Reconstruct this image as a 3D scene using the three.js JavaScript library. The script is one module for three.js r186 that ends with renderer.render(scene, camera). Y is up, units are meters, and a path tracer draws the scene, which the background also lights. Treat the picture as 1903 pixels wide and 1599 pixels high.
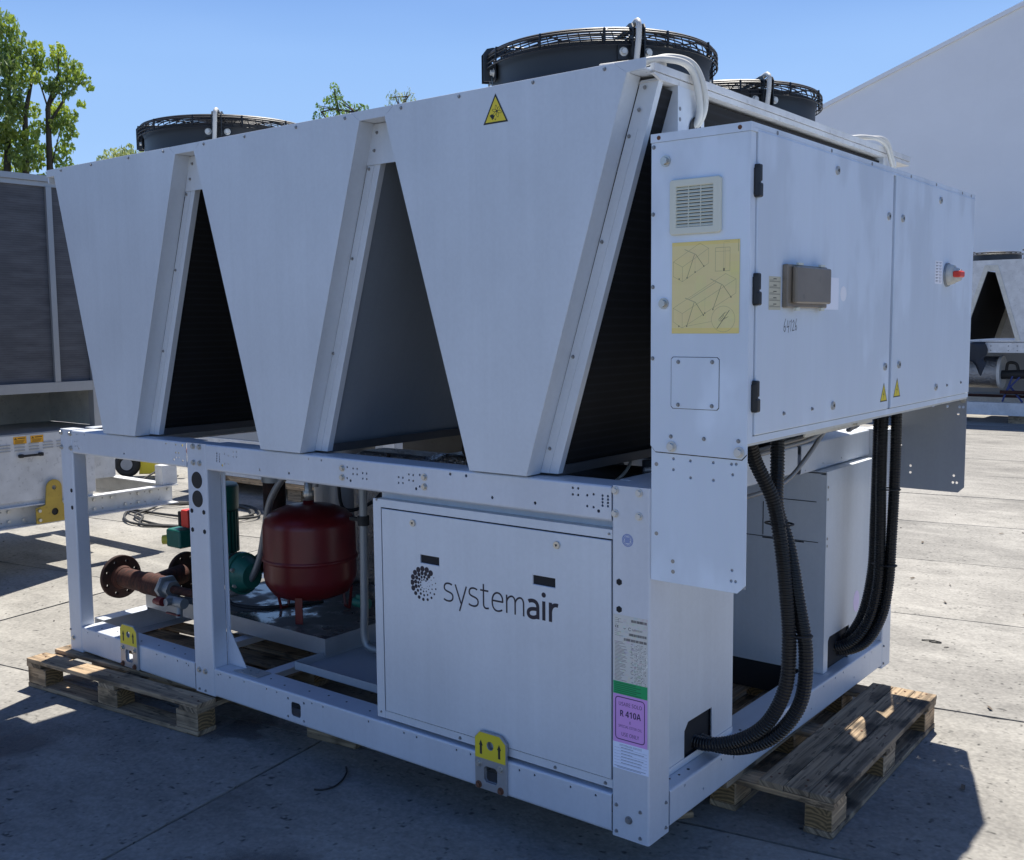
import * as THREE from 'three';
import { mergeGeometries } from 'three/addons/utils/BufferGeometryUtils.js';
import { RoundedBoxGeometry } from 'three/addons/geometries/RoundedBoxGeometry.js';

// ------------------------------------------------------------------ camera, sky, sun, exposure
const scene = new THREE.Scene();
const camera = new THREE.PerspectiveCamera(44.44, 1024 / 860, 0.05, 900);
camera.rotation.order = 'YXZ';
camera.position.set(1.5442, 1.7003, 2.6072);
camera.rotation.set(-0.0998, 0.6659, -0.0094);
scene.add(camera);
const renderer = new THREE.WebGLRenderer({ antialias: true });
renderer.toneMapping = THREE.LinearToneMapping;
renderer.toneMappingExposure = 1.65;
renderer.shadowMap.enabled = true;

const SUN = new THREE.Vector3(-0.383, 2.22, -1.07).normalize();
// ------------------------------------------------------------------ random numbers and noise
function rng(seed) { let a = seed >>> 0; return () => { a = (a + 0x6d2b79f5) >>> 0; let t = Math.imul(a ^ (a >>> 15), 1 | a); t = (t + Math.imul(t ^ (t >>> 7), 61 | t)) ^ t; return ((t ^ (t >>> 14)) >>> 0) / 4294967296; }; }
const R0 = rng(7);
function noiseTile(seed, n) { const r = rng(seed), g = new Float32Array(n * n); for (let i = 0; i < n * n; i++) g[i] = r(); return g; }
// tileable fractal noise on a w x h grid; fx, fy are cells across at the first octave
function fbm(w, h, fx, fy, oct, seed, gain = 0.5) {
  const out = new Float32Array(w * h); let amp = 1, tot = 0;
  for (let o = 0; o < oct; o++) {
    const nx = fx << o, ny = fy << o, r = rng(seed + o * 101), g = new Float32Array(nx * ny);
    for (let i = 0; i < g.length; i++) g[i] = r();
    for (let y = 0; y < h; y++) {
      const v = (y / h) * ny, y0 = Math.floor(v), fy_ = v - y0, sy = fy_ * fy_ * (3 - 2 * fy_), a = (y0 % ny) * nx, b = ((y0 + 1) % ny) * nx;
      for (let x = 0; x < w; x++) {
        const u = (x / w) * nx, x0 = Math.floor(u), fx_ = u - x0, sx = fx_ * fx_ * (3 - 2 * fx_), x1 = (x0 + 1) % nx, xx = x0 % nx;
        const p = g[a + xx] + (g[a + x1] - g[a + xx]) * sx, q = g[b + xx] + (g[b + x1] - g[b + xx]) * sx;
        out[y * w + x] += amp * (p + (q - p) * sy);
      }
    }
    tot += amp; amp *= gain;
  }
  for (let i = 0; i < out.length; i++) out[i] = out[i] / tot;
  return out;
}
{ // clear blue sky, a little paler towards the horizon and round the sun
  const W = 1024, H = 512, wisp = fbm(W, H, 10, 26, 5, 901, 0.58), veil = fbm(W, H, 4, 6, 3, 911), d = new Float32Array(W * H * 4);
  const stops = [[0, [0.2607, 0.4060, 0.6180]], [0.1, [0.2367, 0.3820, 0.6060]], [0.2, [0.2093, 0.3487, 0.5940]], [0.24, [0.1907, 0.3273, 0.5820]], [0.28, [0.1513, 0.2760, 0.5393]], [0.34, [0.1213, 0.2333, 0.4847]], [0.5, [0.0633, 0.1427, 0.3633]], [0.7, [0.0333, 0.0787, 0.2427]], [1, [0.0213, 0.0513, 0.1760]]];
  for (let j = 0; j < H; j++) for (let i = 0; i < W; i++) {
    const el = ((j + 0.5) / H - 0.5) * Math.PI, az = ((i + 0.5) / W - 0.5) * 2 * Math.PI;
    const s = Math.sin(el), c = Math.cos(el), x = c * Math.cos(az), z = c * Math.sin(az);
    let col;
    if (s >= 0) {
      let k = 0; while (k < stops.length - 2 && s > stops[k + 1][0]) k++;
      const f = (s - stops[k][0]) / (stops[k + 1][0] - stops[k][0]);
      col = stops[k][1].map((v, n) => v + (stops[k + 1][1][n] - v) * Math.min(1, f));
      const g = Math.pow(Math.max(0, x * SUN.x + s * SUN.y + z * SUN.z), 8) * 0.08;
      const c_ = Math.max(0, wisp[j * W + i] * 0.6 + veil[j * W + i] * 0.5 - 0.5) * 0.55 * Math.min(1, s * 6) * Math.max(0, 1 - s * 1.6); col = col.map((v, n) => v + g + c_ * ([0.41, 0.49, 0.63][n] - v * 0.55));
    } else col = [0.24, 0.245, 0.25];
    const o = (j * W + i) * 4; d[o] = col[0]; d[o + 1] = col[1]; d[o + 2] = col[2]; d[o + 3] = 1;
  }
  const t = new THREE.DataTexture(d, W, H, THREE.RGBAFormat, THREE.FloatType);
  t.mapping = THREE.EquirectangularReflectionMapping; t.magFilter = t.minFilter = THREE.LinearFilter; t.needsUpdate = true;
  scene.background = t; scene.environment = t; scene.environmentIntensity = 1.0; scene.backgroundIntensity = 1.0;
}
const sun = new THREE.DirectionalLight(new THREE.Color(1, 0.95, 0.87), 5.0);
sun.position.copy(SUN).multiplyScalar(60); sun.castShadow = true;
sun.shadow.mapSize.set(4096, 4096);
Object.assign(sun.shadow.camera, { left: -30, right: 30, top: 30, bottom: -30, near: 1, far: 140 });
scene.add(sun, sun.target);

function texFrom(w, h, fn, srgb = true, rx = 1, ry = 1) {
  const d = new Uint8Array(w * h * 4);
  for (let i = 0; i < w * h; i++) { const c = fn(i, i % w, Math.floor(i / w)); for (let k = 0; k < 3; k++) d[i * 4 + k] = Math.max(0, Math.min(255, Math.round(c[k] * 255))); d[i * 4 + 3] = 255; }
  const t = new THREE.DataTexture(d, w, h, THREE.RGBAFormat);
  t.wrapS = t.wrapT = THREE.RepeatWrapping; t.magFilter = THREE.LinearFilter; t.minFilter = THREE.LinearMipmapLinearFilter; t.generateMipmaps = true;
  if (srgb) t.colorSpace = THREE.SRGBColorSpace;
  t.repeat.set(rx, ry); t.needsUpdate = true; return t;
}
const lin = (r, g, b) => new THREE.Color().setRGB(r, g, b);
function std(o) { const p = { roughness: 0.6, metalness: 0, ...o }; return new THREE.MeshStandardMaterial(p); }

// ------------------------------------------------------------------ textures and materials (uv are metres)
const T = {};
{ // painted sheet metal: faint vertical rain streaks and blotches
  const W = 1024, H = 1024;
  const st = fbm(W, H, 96, 2, 3, 11, 0.6), st2 = fbm(W, H, 24, 3, 3, 12), bl = fbm(W, H, 4, 4, 5, 13), gr = fbm(W, H, 200, 200, 1, 14);
  T.metal = texFrom(W, H, (i) => { const v = 0.935 + (st[i] - 0.5) * 0.022 + (st2[i] - 0.5) * 0.025 + (bl[i] - 0.5) * 0.1 + (gr[i] - 0.5) * 0.015; return [v, v, v * 1.002]; }, true, 1 / 1.7, 1 / 1.9);
  T.metalR = texFrom(W, H, (i) => { const v = 0.5 + (bl[i] - 0.5) * 0.5 + (st[i] - 0.5) * 0.2; return [v, v, v]; }, false, 1 / 1.7, 1 / 1.9);
}
{ // dirtier, cleaned-with-a-rag paint of the cabinet doors
  const W = 1024, H = 1024;
  const bl = fbm(W, H, 3, 3, 5, 23), sm = fbm(W, H, 14, 5, 4, 24), st = fbm(W, H, 60, 3, 3, 25);
  T.door = texFrom(W, H, (i) => { let v = 0.915 + (st[i] - 0.5) * 0.012; const m = bl[i] * 0.65 + sm[i] * 0.35; v += Math.max(0, Math.min(1, (m - 0.5) * 9)) * 0.045; v += (sm[i] - 0.5) * 0.03; return [v * 0.99, v, v * 1.015]; }, true, 1 / 1.3, 1 / 1.2);
}
{ // concrete
  const W = 1024, H = 1024;
  const lo = fbm(W, H, 3, 3, 5, 31, 0.55), mid = fbm(W, H, 10, 24, 5, 32, 0.6), gr = fbm(W, H, 256, 256, 2, 33, 0.7), sp = fbm(W, H, 150, 150, 2, 34), sm = fbm(W, H, 6, 9, 4, 35);
  T.concrete = texFrom(W, H, (i) => {
    let v = 0.8 + (lo[i] - 0.5) * 0.22 + (mid[i] - 0.5) * 0.24 + (gr[i] - 0.5) * 0.18;
    if (sp[i] > 0.77) v -= (sp[i] - 0.77) * 2.2; if (sm[i] > 0.66) v -= (sm[i] - 0.66) * 0.4;
    return [v, v * 0.985, v * 0.95];
  }, true, 1 / 3.3, 1 / 3.3);
  T.concreteB = texFrom(W, H, (i) => { const v = 0.5 + (gr[i] - 0.5) * 0.6 + (mid[i] - 0.5) * 0.6; return [v, v, v]; }, false, 1 / 3.3, 1 / 3.3);
}
{ // weathered wood, grain along u
  const W = 1024, H = 512;
  const g1 = fbm(W, H, 3, 64, 4, 41, 0.6), g2 = fbm(W, H, 5, 9, 4, 42), st = fbm(W, H, 7, 5, 4, 43), dk = fbm(W, H, 12, 40, 3, 44);
  T.wood = texFrom(W, H, (i) => {
    let v = 0.74 + (g1[i] - 0.5) * 0.55 + (g2[i] - 0.5) * 0.2; const s = Math.max(0, st[i] - 0.55) * 1.5; v *= 1 - Math.min(0.4, s); if (dk[i] > 0.68) v *= 0.75;
    return [v, v * 0.9, v * 0.77];
  }, true, 1 / 0.9, 1 / 0.45);
  T.woodB = texFrom(W, H, (i) => { const v = 0.5 + (g1[i] - 0.5) * 1.2; return [v, v, v]; }, false, 1 / 0.9, 1 / 0.45);
  // end grain: rings
  T.woodEnd = texFrom(512, 512, (i, x, y) => { const r = Math.hypot(x - 250, y + 160) + g2[(y * W + x) % (W * H)] * 60; const v = 0.62 + Math.sin(r * 0.1) * 0.14 + (g1[(i * 2) % (W * H)] - 0.5) * 0.12; return [v, v * 0.84, v * 0.63]; }, true, 1 / 0.11, 1 / 0.11);
}
{ // heat-exchanger coil: close fins with tube rows
  const W = 256, H = 512, n = fbm(W, H, 4, 16, 4, 51);
  T.coil = texFrom(W, H, (i, x, y) => { const row = (y % 32) / 32; let v = 0.3 + (n[i] - 0.5) * 0.25; v += Math.exp(-Math.pow((row - 0.5) / 0.16, 2)) * 0.4; v *= 0.85 + 0.15 * ((x % 4) < 2 ? 1 : 0); return [v, v * 1.02, v * 1.08]; }, true, 1 / 0.25, 1 / 0.42);
  T.fin = texFrom(W, H, (i, x, y) => { const v = 0.68 + (n[i] - 0.5) * 0.22 + ((y % 16) < 3 ? -0.09 : 0) + (n[(i * 7) % (W * H)] > 0.8 ? 0.1 : 0); return [v, v, v * 1.02]; }, true, 1 / 0.6, 1 / 0.5);
}
{ const W = 512, n = fbm(W, W, 8, 8, 5, 61, 0.6), m = fbm(W, W, 30, 30, 3, 62);
  T.rust = texFrom(W, W, (i) => { const v = 0.55 + (n[i] - 0.5) * 0.7, o = m[i]; return [v, v * (0.62 + o * 0.2), v * (0.5 + o * 0.22)]; }, true, 1 / 0.5, 1 / 0.5);
  T.wall = texFrom(W, W, (i) => { const v = 0.965 + (n[i] - 0.5) * 0.05; return [v, v, v]; }, true, 1 / 14, 1 / 14);
  T.wet = texFrom(W, W, (i) => { const v = Math.max(0.12, Math.min(0.75, 0.45 + (n[i] - 0.5) * 3)); return [v, v, v]; }, false, 1 / 0.8, 1 / 0.8);
  T.grime = texFrom(W, W, (i) => { const v = 0.88 + (n[i] - 0.5) * 0.16 - (m[i] > 0.74 ? 0.06 : 0); return [v, v, v]; }, true, 1 / 0.7, 1 / 0.7);
  const cr = fbm(W, W, 22, 22, 4, 63, 0.6);
  T.crumple = texFrom(W, W, (i) => { const v = Math.abs(cr[i] - 0.5) * 2.4; return [v, v, v]; }, false, 1 / 0.35, 1 / 0.35);
}
const M = {
  metal: std({ color: lin(0.745, 0.795, 0.845), map: T.metal, bumpMap: T.metalR, bumpScale: 0.0012, roughness: 0.46, metalness: 0.12 }),
  frame: std({ color: lin(0.71, 0.755, 0.82), map: T.metal, roughness: 0.42, metalness: 0.15 }),
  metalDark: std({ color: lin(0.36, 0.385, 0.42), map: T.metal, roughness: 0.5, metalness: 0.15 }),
  galv: std({ color: lin(0.46, 0.465, 0.47), map: T.metal, roughness: 0.38, metalness: 0.45 }),
  door: std({ color: lin(0.82, 0.885, 0.945), map: T.door, roughness: 0.48, metalness: 0.05 }),
  cream: std({ color: lin(0.78, 0.76, 0.68), map: T.grime, roughness: 0.6 }),
  gap: std({ color: lin(0.02, 0.02, 0.022), roughness: 0.9 }),
  coil: std({ color: lin(0.016, 0.019, 0.026), map: T.coil, roughness: 0.85 }),
  fan: std({ color: lin(0.016, 0.019, 0.022), roughness: 0.42 }),
  wire: std({ color: lin(0.009, 0.009, 0.01), roughness: 0.5 }),
  hinge: std({ color: lin(0.015, 0.016, 0.018), roughness: 0.4 }),
  bolt: std({ color: lin(0.55, 0.54, 0.5), roughness: 0.35, metalness: 0.75 }),
  rustBolt: std({ color: lin(0.16, 0.07, 0.04), roughness: 0.8, metalness: 0.2 }),
  boltWhite: std({ color: lin(0.62, 0.61, 0.57), roughness: 0.4, metalness: 0.3 }),
  screw: std({ color: lin(0.3, 0.3, 0.3), roughness: 0.4, metalness: 0.6 }),
  wood: std({ color: lin(0.68, 0.62, 0.54), map: T.wood, bumpMap: T.woodB, bumpScale: 0.002, roughness: 0.9 }),
  wood2: std({ color: lin(0.58, 0.54, 0.48), map: T.wood, bumpMap: T.woodB, bumpScale: 0.002, roughness: 0.92 }),
  wood3: std({ color: lin(0.85, 0.73, 0.58), map: T.wood, bumpMap: T.woodB, bumpScale: 0.002, roughness: 0.9 }),
  woodEnd: std({ color: lin(0.62, 0.57, 0.46), map: T.woodEnd, roughness: 0.92 }),
  red: std({ color: lin(0.2, 0.016, 0.018), map: T.grime, roughness: 0.32 }),
  redBright: std({ color: lin(0.75, 0.05, 0.03), roughness: 0.4 }),
  green: std({ color: lin(0.012, 0.16, 0.12), map: T.grime, roughness: 0.45 }),
  yellowCap: std({ color: lin(0.55, 0.5, 0.06), roughness: 0.5 }),
  rust: std({ color: lin(0.17, 0.09, 0.065), map: T.rust, roughness: 0.85 }),
  rustDark: std({ color: lin(0.075, 0.045, 0.035), map: T.rust, roughness: 0.85 }),
  zinc: std({ color: lin(0.3, 0.32, 0.33), roughness: 0.5, metalness: 0.6 }),
  foil: std({ color: lin(0.36, 0.36, 0.37), roughness: 0.3, metalness: 0.9, bumpMap: T.crumple, bumpScale: 0.01 }),
  braid: std({ color: lin(0.28, 0.28, 0.28), roughness: 0.45, metalness: 0.5 }),
  conduit: std({ color: lin(0.007, 0.0075, 0.008), roughness: 0.36 }),
  cable: std({ color: lin(0.55, 0.54, 0.5), roughness: 0.55 }),
  rubber: std({ color: lin(0.02, 0.02, 0.02), roughness: 0.7 }),
  ventPlastic: std({ color: lin(0.72, 0.72, 0.6), roughness: 0.55 }),
  smoke: std({ color: lin(0.3, 0.25, 0.19), roughness: 0.3, map: T.grime }),
  white: std({ color: lin(0.82, 0.825, 0.82), map: T.grime, roughness: 0.5 }),
  whitePaper: std({ color: lin(0.92, 0.92, 0.94), roughness: 0.7 }),
  yellow: std({ color: lin(0.62, 0.42, 0.06), map: T.grime, roughness: 0.5 }),
  yellowBright: std({ color: lin(0.72, 0.58, 0.03), roughness: 0.45 }),
  ahuFin: std({ color: lin(0.24, 0.245, 0.255), map: T.fin, roughness: 0.75, metalness: 0.1 }),
  concrete: std({ color: lin(0.53, 0.51, 0.48), map: T.concrete, bumpMap: T.concreteB, bumpScale: 0.003, roughness: 0.92 }),
  wallPaint: std({ color: lin(0.93, 0.93, 0.93), map: T.wall, roughness: 0.8 }),
};

// ------------------------------------------------------------------ geometry helpers
const V = (x, y, z) => new THREE.Vector3(x, y, z);
function flat(g) {
  let h = g.index ? g.toNonIndexed() : g;
  for (const k of Object.keys(h.attributes)) if (!['position', 'normal', 'uv'].includes(k)) h.deleteAttribute(k);
  if (!h.attributes.normal) h.computeVertexNormals();
  h.clearGroups?.();
  return h;
}
function boxUV(g, swap = false) { // uv in metres from the dominant face direction; u horizontal, v vertical
  g = flat(g); const p = g.attributes.position, n = g.attributes.normal, uv = new Float32Array(p.count * 2);
  for (let f = 0; f < p.count; f += 3) {
    let nx = 0, ny = 0, nz = 0; for (let k = 0; k < 3; k++) { nx += Math.abs(n.getX(f + k)); ny += Math.abs(n.getY(f + k)); nz += Math.abs(n.getZ(f + k)); }
    for (let k = 0; k < 3; k++) {
      const i = f + k, x = p.getX(i), y = p.getY(i), z = p.getZ(i); let u, v;
      if (nz >= nx && nz >= ny) { u = x; v = y; } else if (nx >= ny) { u = z; v = y; } else { u = x; v = z; }
      if (swap) [u, v] = [v, u];
      uv[2 * i] = u; uv[2 * i + 1] = v;
    }
  }
  g.setAttribute('uv', new THREE.BufferAttribute(uv, 2)); return g;
}
function B(x0, x1, y0, y1, z0, z1, r = 0) {
  const w = x1 - x0, h = y1 - y0, d = z1 - z0;
  const g = r ? new RoundedBoxGeometry(w, h, d, 1, r) : new THREE.BoxGeometry(w, h, d);
  g.translate((x0 + x1) / 2, (y0 + y1) / 2, (z0 + z1) / 2); return boxUV(g);
}
function circ(cx, cy, r, n = 10) { const p = new THREE.Path(); for (let i = 0; i < n; i++) { const a = -i / n * Math.PI * 2; i ? p.lineTo(cx + Math.cos(a) * r, cy + Math.sin(a) * r) : p.moveTo(cx + r, cy); } p.closePath(); return p; }
function rectPath(x0, x1, y0, y1, c = 0) { const p = new THREE.Path(); if (!c) { p.moveTo(x0, y0); p.lineTo(x0, y1); p.lineTo(x1, y1); p.lineTo(x1, y0); } else { p.moveTo(x0 + c, y0); p.lineTo(x0, y0 + c); p.lineTo(x0, y1 - c); p.lineTo(x0 + c, y1); p.lineTo(x1 - c, y1); p.lineTo(x1, y1 - c); p.lineTo(x1, y0 + c); p.lineTo(x1 - c, y0); } p.closePath(); return p; }
function shape(pts, holes = []) { const s = new THREE.Shape(); pts.forEach((q, i) => (i ? s.lineTo(q[0], q[1]) : s.moveTo(q[0], q[1]))); s.closePath(); s.holes.push(...holes); return s; }
function exZ(pts, z0, z1, holes = [], bevel = 0) { // outline in x,y pushed from z0 to z1
  const g = new THREE.ExtrudeGeometry(shape(pts, holes), { depth: z1 - z0 - 2 * bevel, bevelEnabled: bevel > 0, bevelThickness: bevel, bevelSize: bevel, bevelOffset: -bevel, bevelSegments: 1, curveSegments: 8 });
  g.translate(0, 0, z0 + bevel); return boxUV(g);
}
function exX(pts, x0, x1, holes = [], bevel = 0) { // outline in z,y pushed from x0 to x1
  const P = pts.map(([z, y]) => [-z, y]);
  const g = new THREE.ExtrudeGeometry(shape(P, holes), { depth: x1 - x0 - 2 * bevel, bevelEnabled: bevel > 0, bevelThickness: bevel, bevelSize: bevel, bevelOffset: -bevel, bevelSegments: 1 });
  g.rotateY(Math.PI / 2); g.translate(x0 + bevel, 0, 0); return boxUV(g);
}
function exY(pts, y0, y1, holes = [], bevel = 0) { // outline in x,z pushed from y0 to y1
  const P = pts.map(([x, z]) => [x, -z]);
  const g = new THREE.ExtrudeGeometry(shape(P, holes), { depth: y1 - y0 - 2 * bevel, bevelEnabled: bevel > 0, bevelThickness: bevel, bevelSize: bevel, bevelOffset: -bevel, bevelSegments: 1 });
  g.rotateX(-Math.PI / 2); g.translate(0, y0 + bevel, 0); return boxUV(g);
}
function bar(a, b, r, seg = 12, r2 = r) { // round bar from a to b
  const d = b.clone().sub(a), g = new THREE.CylinderGeometry(r2, r, d.length(), seg);
  g.applyQuaternion(new THREE.Quaternion().setFromUnitVectors(V(0, 1, 0), d.clone().normalize())); g.translate((a.x + b.x) / 2, (a.y + b.y) / 2, (a.z + b.z) / 2); return flat(g);
}
function tube(pts, r, seg = 40, rad = 8, closed = false) { const c = new THREE.CatmullRomCurve3(pts.map((q) => (q.isVector3 ? q : V(...q))), closed, 'centripetal'); return flat(new THREE.TubeGeometry(c, seg, r, rad, closed)); }
function corrugated(pts, r, pitch = 0.0105, rad = 12) {
  const c = new THREE.CatmullRomCurve3(pts.map((q) => V(...q)), false, 'centripetal'), L = c.getLength(), n = Math.round(L / pitch) * 4;
  const g = new THREE.TubeGeometry(c, n, r, rad, false), p = g.attributes.position, q = V(), ctr = V();
  const prof = [1.0, 1.0, 0.87, 0.87];
  for (let i = 0; i <= n; i++) { c.getPointAt(i / n, ctr); for (let j = 0; j <= rad; j++) { const k = i * (rad + 1) + j; q.fromBufferAttribute(p, k).sub(ctr).multiplyScalar(prof[i % 4]).add(ctr); p.setXYZ(k, q.x, q.y, q.z); } }
  const h = g.toNonIndexed(); h.computeVertexNormals(); return flat(h);
}
function lathe(prof, seg = 48) { return flat(new THREE.LatheGeometry(prof.map((q) => new THREE.Vector2(q[0], q[1])), seg)); }
const merge = (gs) => (gs.length === 1 ? gs[0] : mergeGeometries(gs.map(flat)));
const tr = (g, x, y, z) => g.clone().translate(x, y, z);

// ------------------------------------------------------------------ objects, parts, names
const counts = {};
function numbered(n) { const c = counts[n] || 0; counts[n] = c + 1; return c ? `${n}_${String(c).padStart(3, '0')}` : n; }
function tag(o, label, category, group, kind) { o.userData.label = label; o.userData.category = category; if (group) o.userData.group = group; if (kind) o.userData.kind = kind; return o; }
function thing(name, label, category, [x, y, z], group) { const g = new THREE.Group(); g.name = numbered(name); g.position.set(x, y, z); tag(g, label, category, group); scene.add(g); return g; }
// a part modelled in the scene's metres: placed back by its parent's own position
function part(parent, name, geos, mat, label) {
  const m = new THREE.Mesh(merge(Array.isArray(geos) ? geos : [geos]), mat); m.name = numbered(name); m.castShadow = m.receiveShadow = true;
  if (parent.isGroup && parent.parent === scene) m.position.copy(parent.position).negate();
  if (label) m.userData.label = label;
  parent.add(m); return m;
}
// a small alike piece: shared geometry, set at a place given in the scene's metres
function piece(parent, name, geo, mat, x, y, z, rot) {
  const m = new THREE.Mesh(geo, mat); m.name = numbered(name); m.castShadow = m.receiveShadow = true;
  m.position.set(x, y, z); if (parent.isGroup && parent.parent === scene) m.position.sub(parent.position);
  if (rot) m.rotation.set(...rot); parent.add(m); return m;
}
function single(name, geos, mat, label, category, group) { const m = new THREE.Mesh(merge(geos), mat); m.name = numbered(name); m.castShadow = m.receiveShadow = true; tag(m, label, category, group); scene.add(m); return m; }
function structure(name, geos, mat) { const m = new THREE.Mesh(merge(geos), mat); m.name = name; m.userData.kind = 'structure'; m.castShadow = m.receiveShadow = true; scene.add(m); return m; }

// ------------------------------------------------------------------ ground: concrete slabs with open joints
const TH = 0.16, CT = Math.cos(TH), ST = Math.sin(TH);
const uv2xz = (u, v) => [u * CT + v * ST, -u * ST + v * CT];
{
  const sheet = new THREE.PlaneGeometry(700, 700, 1, 1); sheet.rotateX(-Math.PI / 2); sheet.translate(0, -0.016, 0);
  const joint = std({ color: lin(0.11, 0.103, 0.093), map: T.concrete, roughness: 0.95 });
  const ground = structure('ground', [boxUV(sheet)], joint);
  const mats = [[0.407, 0.403, 0.393], [0.400, 0.395, 0.383], [0.417, 0.412, 0.400], [0.393, 0.390, 0.380]].map((c) => { const m = M.concrete.clone(); m.color = lin(...c); return m; });
  const r = rng(91);
  for (let i = -7; i < 3; i++) for (let k = -4; k < 14; k++) {
    const u0 = -1.62 + i * 2.83, u1 = u0 + 2.83, v1 = -0.48 - 1.53 * (k - 0), v0 = v1 - 1.53;
    const near = Math.hypot((u0 + u1) / 2 - 0.2, (v0 + v1) / 2 - 1) < 8;
    const pts = [], step = near ? 0.07 : 0.4;
    const edge = (ax, ay, bx, by) => { const L = Math.hypot(bx - ax, by - ay), n = Math.max(2, Math.round(L / step)); for (let q = 0; q < n; q++) { const f = q / n; let off = 0.0055 + r() * 0.0035; if (r() < 0.07) off += r() * 0.014; if (!q) off = 0.007; const nx = -(by - ay) / L, ny = (bx - ax) / L; pts.push([ax + (bx - ax) * f + nx * off, ay + (by - ay) * f + ny * off]); } };
    edge(u0, v0, u1, v0); edge(u1, v0, u1, v1); edge(u1, v1, u0, v1); edge(u0, v1, u0, v0);
    const W = pts.map(([u, v]) => uv2xz(u, v));
    const dy = (r() - 0.5) * 0.003;
    const g = exY(W, -0.0155, dy); const uvA = g.attributes.uv, ox = r() * 3.3, oy = r() * 3.3;
    for (let q = 0; q < uvA.count; q++) uvA.setXY(q, uvA.getX(q) + ox, uvA.getY(q) + oy);
    const m = new THREE.Mesh(g, mats[Math.floor(r() * 4)]); m.name = numbered('slab'); m.receiveShadow = m.castShadow = true; ground.add(m);
  }
}
// ------------------------------------------------------------------ canvas prints
function canvas(w, h, fn) { const c = document.createElement('canvas'); c.width = w; c.height = h; fn(c.getContext('2d'), w, h); const t = new THREE.CanvasTexture(c); t.colorSpace = THREE.SRGBColorSpace; t.anisotropy = 4; return t; }
function decal(parent, name, w, h, tex, [x, y, z], ry = 0, opt = {}, label) {
  const g = new THREE.PlaneGeometry(w, h); if (ry) g.rotateY(ry); g.translate(x, y, z);
  return part(parent, name, g, std({ map: tex, roughness: 0.55, ...opt }), label);
}
const RX = Math.PI / 2; // turn a print to face +x

// ------------------------------------------------------------------ the chiller
const L = 3.26, W = 2.142;
const unit = thing('air_cooled_chiller', 'large light grey air cooled chiller with three V shaped panels, standing on wooden pallets', 'chiller', [-1.63, 0, -1.07]);

// frame members: a C profile with a rolled edge and punched holes, along x at z = 0
function arcPts(cy, cz, r, a0, a1, n = 4) { const o = []; for (let i = 0; i <= n; i++) { const a = a0 + (a1 - a0) * i / n; o.push([cz + Math.cos(a) * r, cy + Math.sin(a) * r]); } return o; }
function beamGeo(x0, x1, y0, y1, holes = [], depth = 0.1) {
  const r = 0.007, rb = 0.011, t = 0.003, gs = [];
  gs.push(exZ([[x0, y0 + rb], [x1, y0 + rb], [x1, y1 - r], [x0, y1 - r]], -t, 0, holes.map((h) => (h.length > 3 ? rectPath(h[0], h[1], h[2], h[3], 0.008) : circ(h[0], h[1], h[2] ? 0.0056 : 0.0042, 8)))));
  const top = [...arcPts(y1 - r, -r, r, 0, Math.PI / 2), [-depth, y1], [-depth, y1 - t], ...arcPts(y1 - r, -r, r - t, Math.PI / 2, 0)];
  const bot = [...arcPts(y0 + rb, -rb, rb, 0, -Math.PI / 2, 5), [-depth, y0], [-depth, y0 + t], ...arcPts(y0 + rb, -rb, rb - t, -Math.PI / 2, 0, 5)];
  gs.push(exX(top, x0, x1), exX(bot, x0, x1));
  return merge(gs);
}
const toSide = (g) => { g.rotateY(Math.PI / 2); return boxUV(g); }; // local x becomes -z, the web faces +x
const UL = [[-3.11, 1.211], [-3.038, 1.212], [-3.129 + 0.004, 1.171], [-3.107, 1.172], [-3.125, 1.15], [-3.107, 1.151], [-3.094, 1.14, 1], [-2.715, 1.141, 1], [-2.389, 1.208], [-2.318, 1.208], [-2.272, 1.208, 1], [-2.32, 1.173], [-2.299, 1.173], [-2.321, 1.152], [-2.3, 1.153], [-2.336, 1.142, 1], [-2.273, 1.141, 1]].map((h) => [h[0], Math.min(h[1], 1.207), h[2]]);
const UR = [[-2.036, 1.189], [-2.017, 1.187], [-2.036, 1.179], [-2.018, 1.177], [-2.037, 1.168], [-2.019, 1.167], [-2.038, 1.158], [-2.019, 1.157], [-1.985, 1.191], [-1.96, 1.185], [-1.985, 1.15], [-1.962, 1.152], [-2.003, 1.142, 1], [-1.927, 1.203], [-1.906, 1.204], [-1.928, 1.183], [-1.907, 1.183], [-1.763, 1.143, 1], [-1.59, 1.143, 1], [-1.475, 1.206], [-1.404, 1.206], [-1.266, 1.191], [-1.235, 1.189], [-1.214, 1.189], [-1.236, 1.169], [-1.215, 1.169], [-1.186, 1.176], [-1.166, 1.176], [-1.186, 1.156], [-1.166, 1.156], [-1.268, 1.151], [-1.25, 1.143, 1], [-1.007, 1.176], [-0.987, 1.176], [-1.008, 1.156], [-0.987, 1.157], [-0.958, 1.19], [-0.938, 1.189], [-0.958, 1.17], [-0.938, 1.169], [-0.907, 1.192], [-0.908, 1.152], [-0.925, 1.143, 1], [-0.768, 1.206, 1], [-0.698, 1.206, 1],
  [-0.271, 1.204], [-0.251, 1.204], [-0.271, 1.184], [-0.251, 1.184], [-0.218, 1.186], [-0.195, 1.191], [-0.163, 1.19], [-0.144, 1.19], [-0.163, 1.18], [-0.144, 1.18], [-0.163, 1.17], [-0.144, 1.17], [-0.163, 1.16], [-0.144, 1.16], [-0.218, 1.153], [-0.195, 1.152], [-0.177, 1.142, 1], [-0.588, 1.144, 1], [-0.415, 1.143, 1]];
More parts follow.
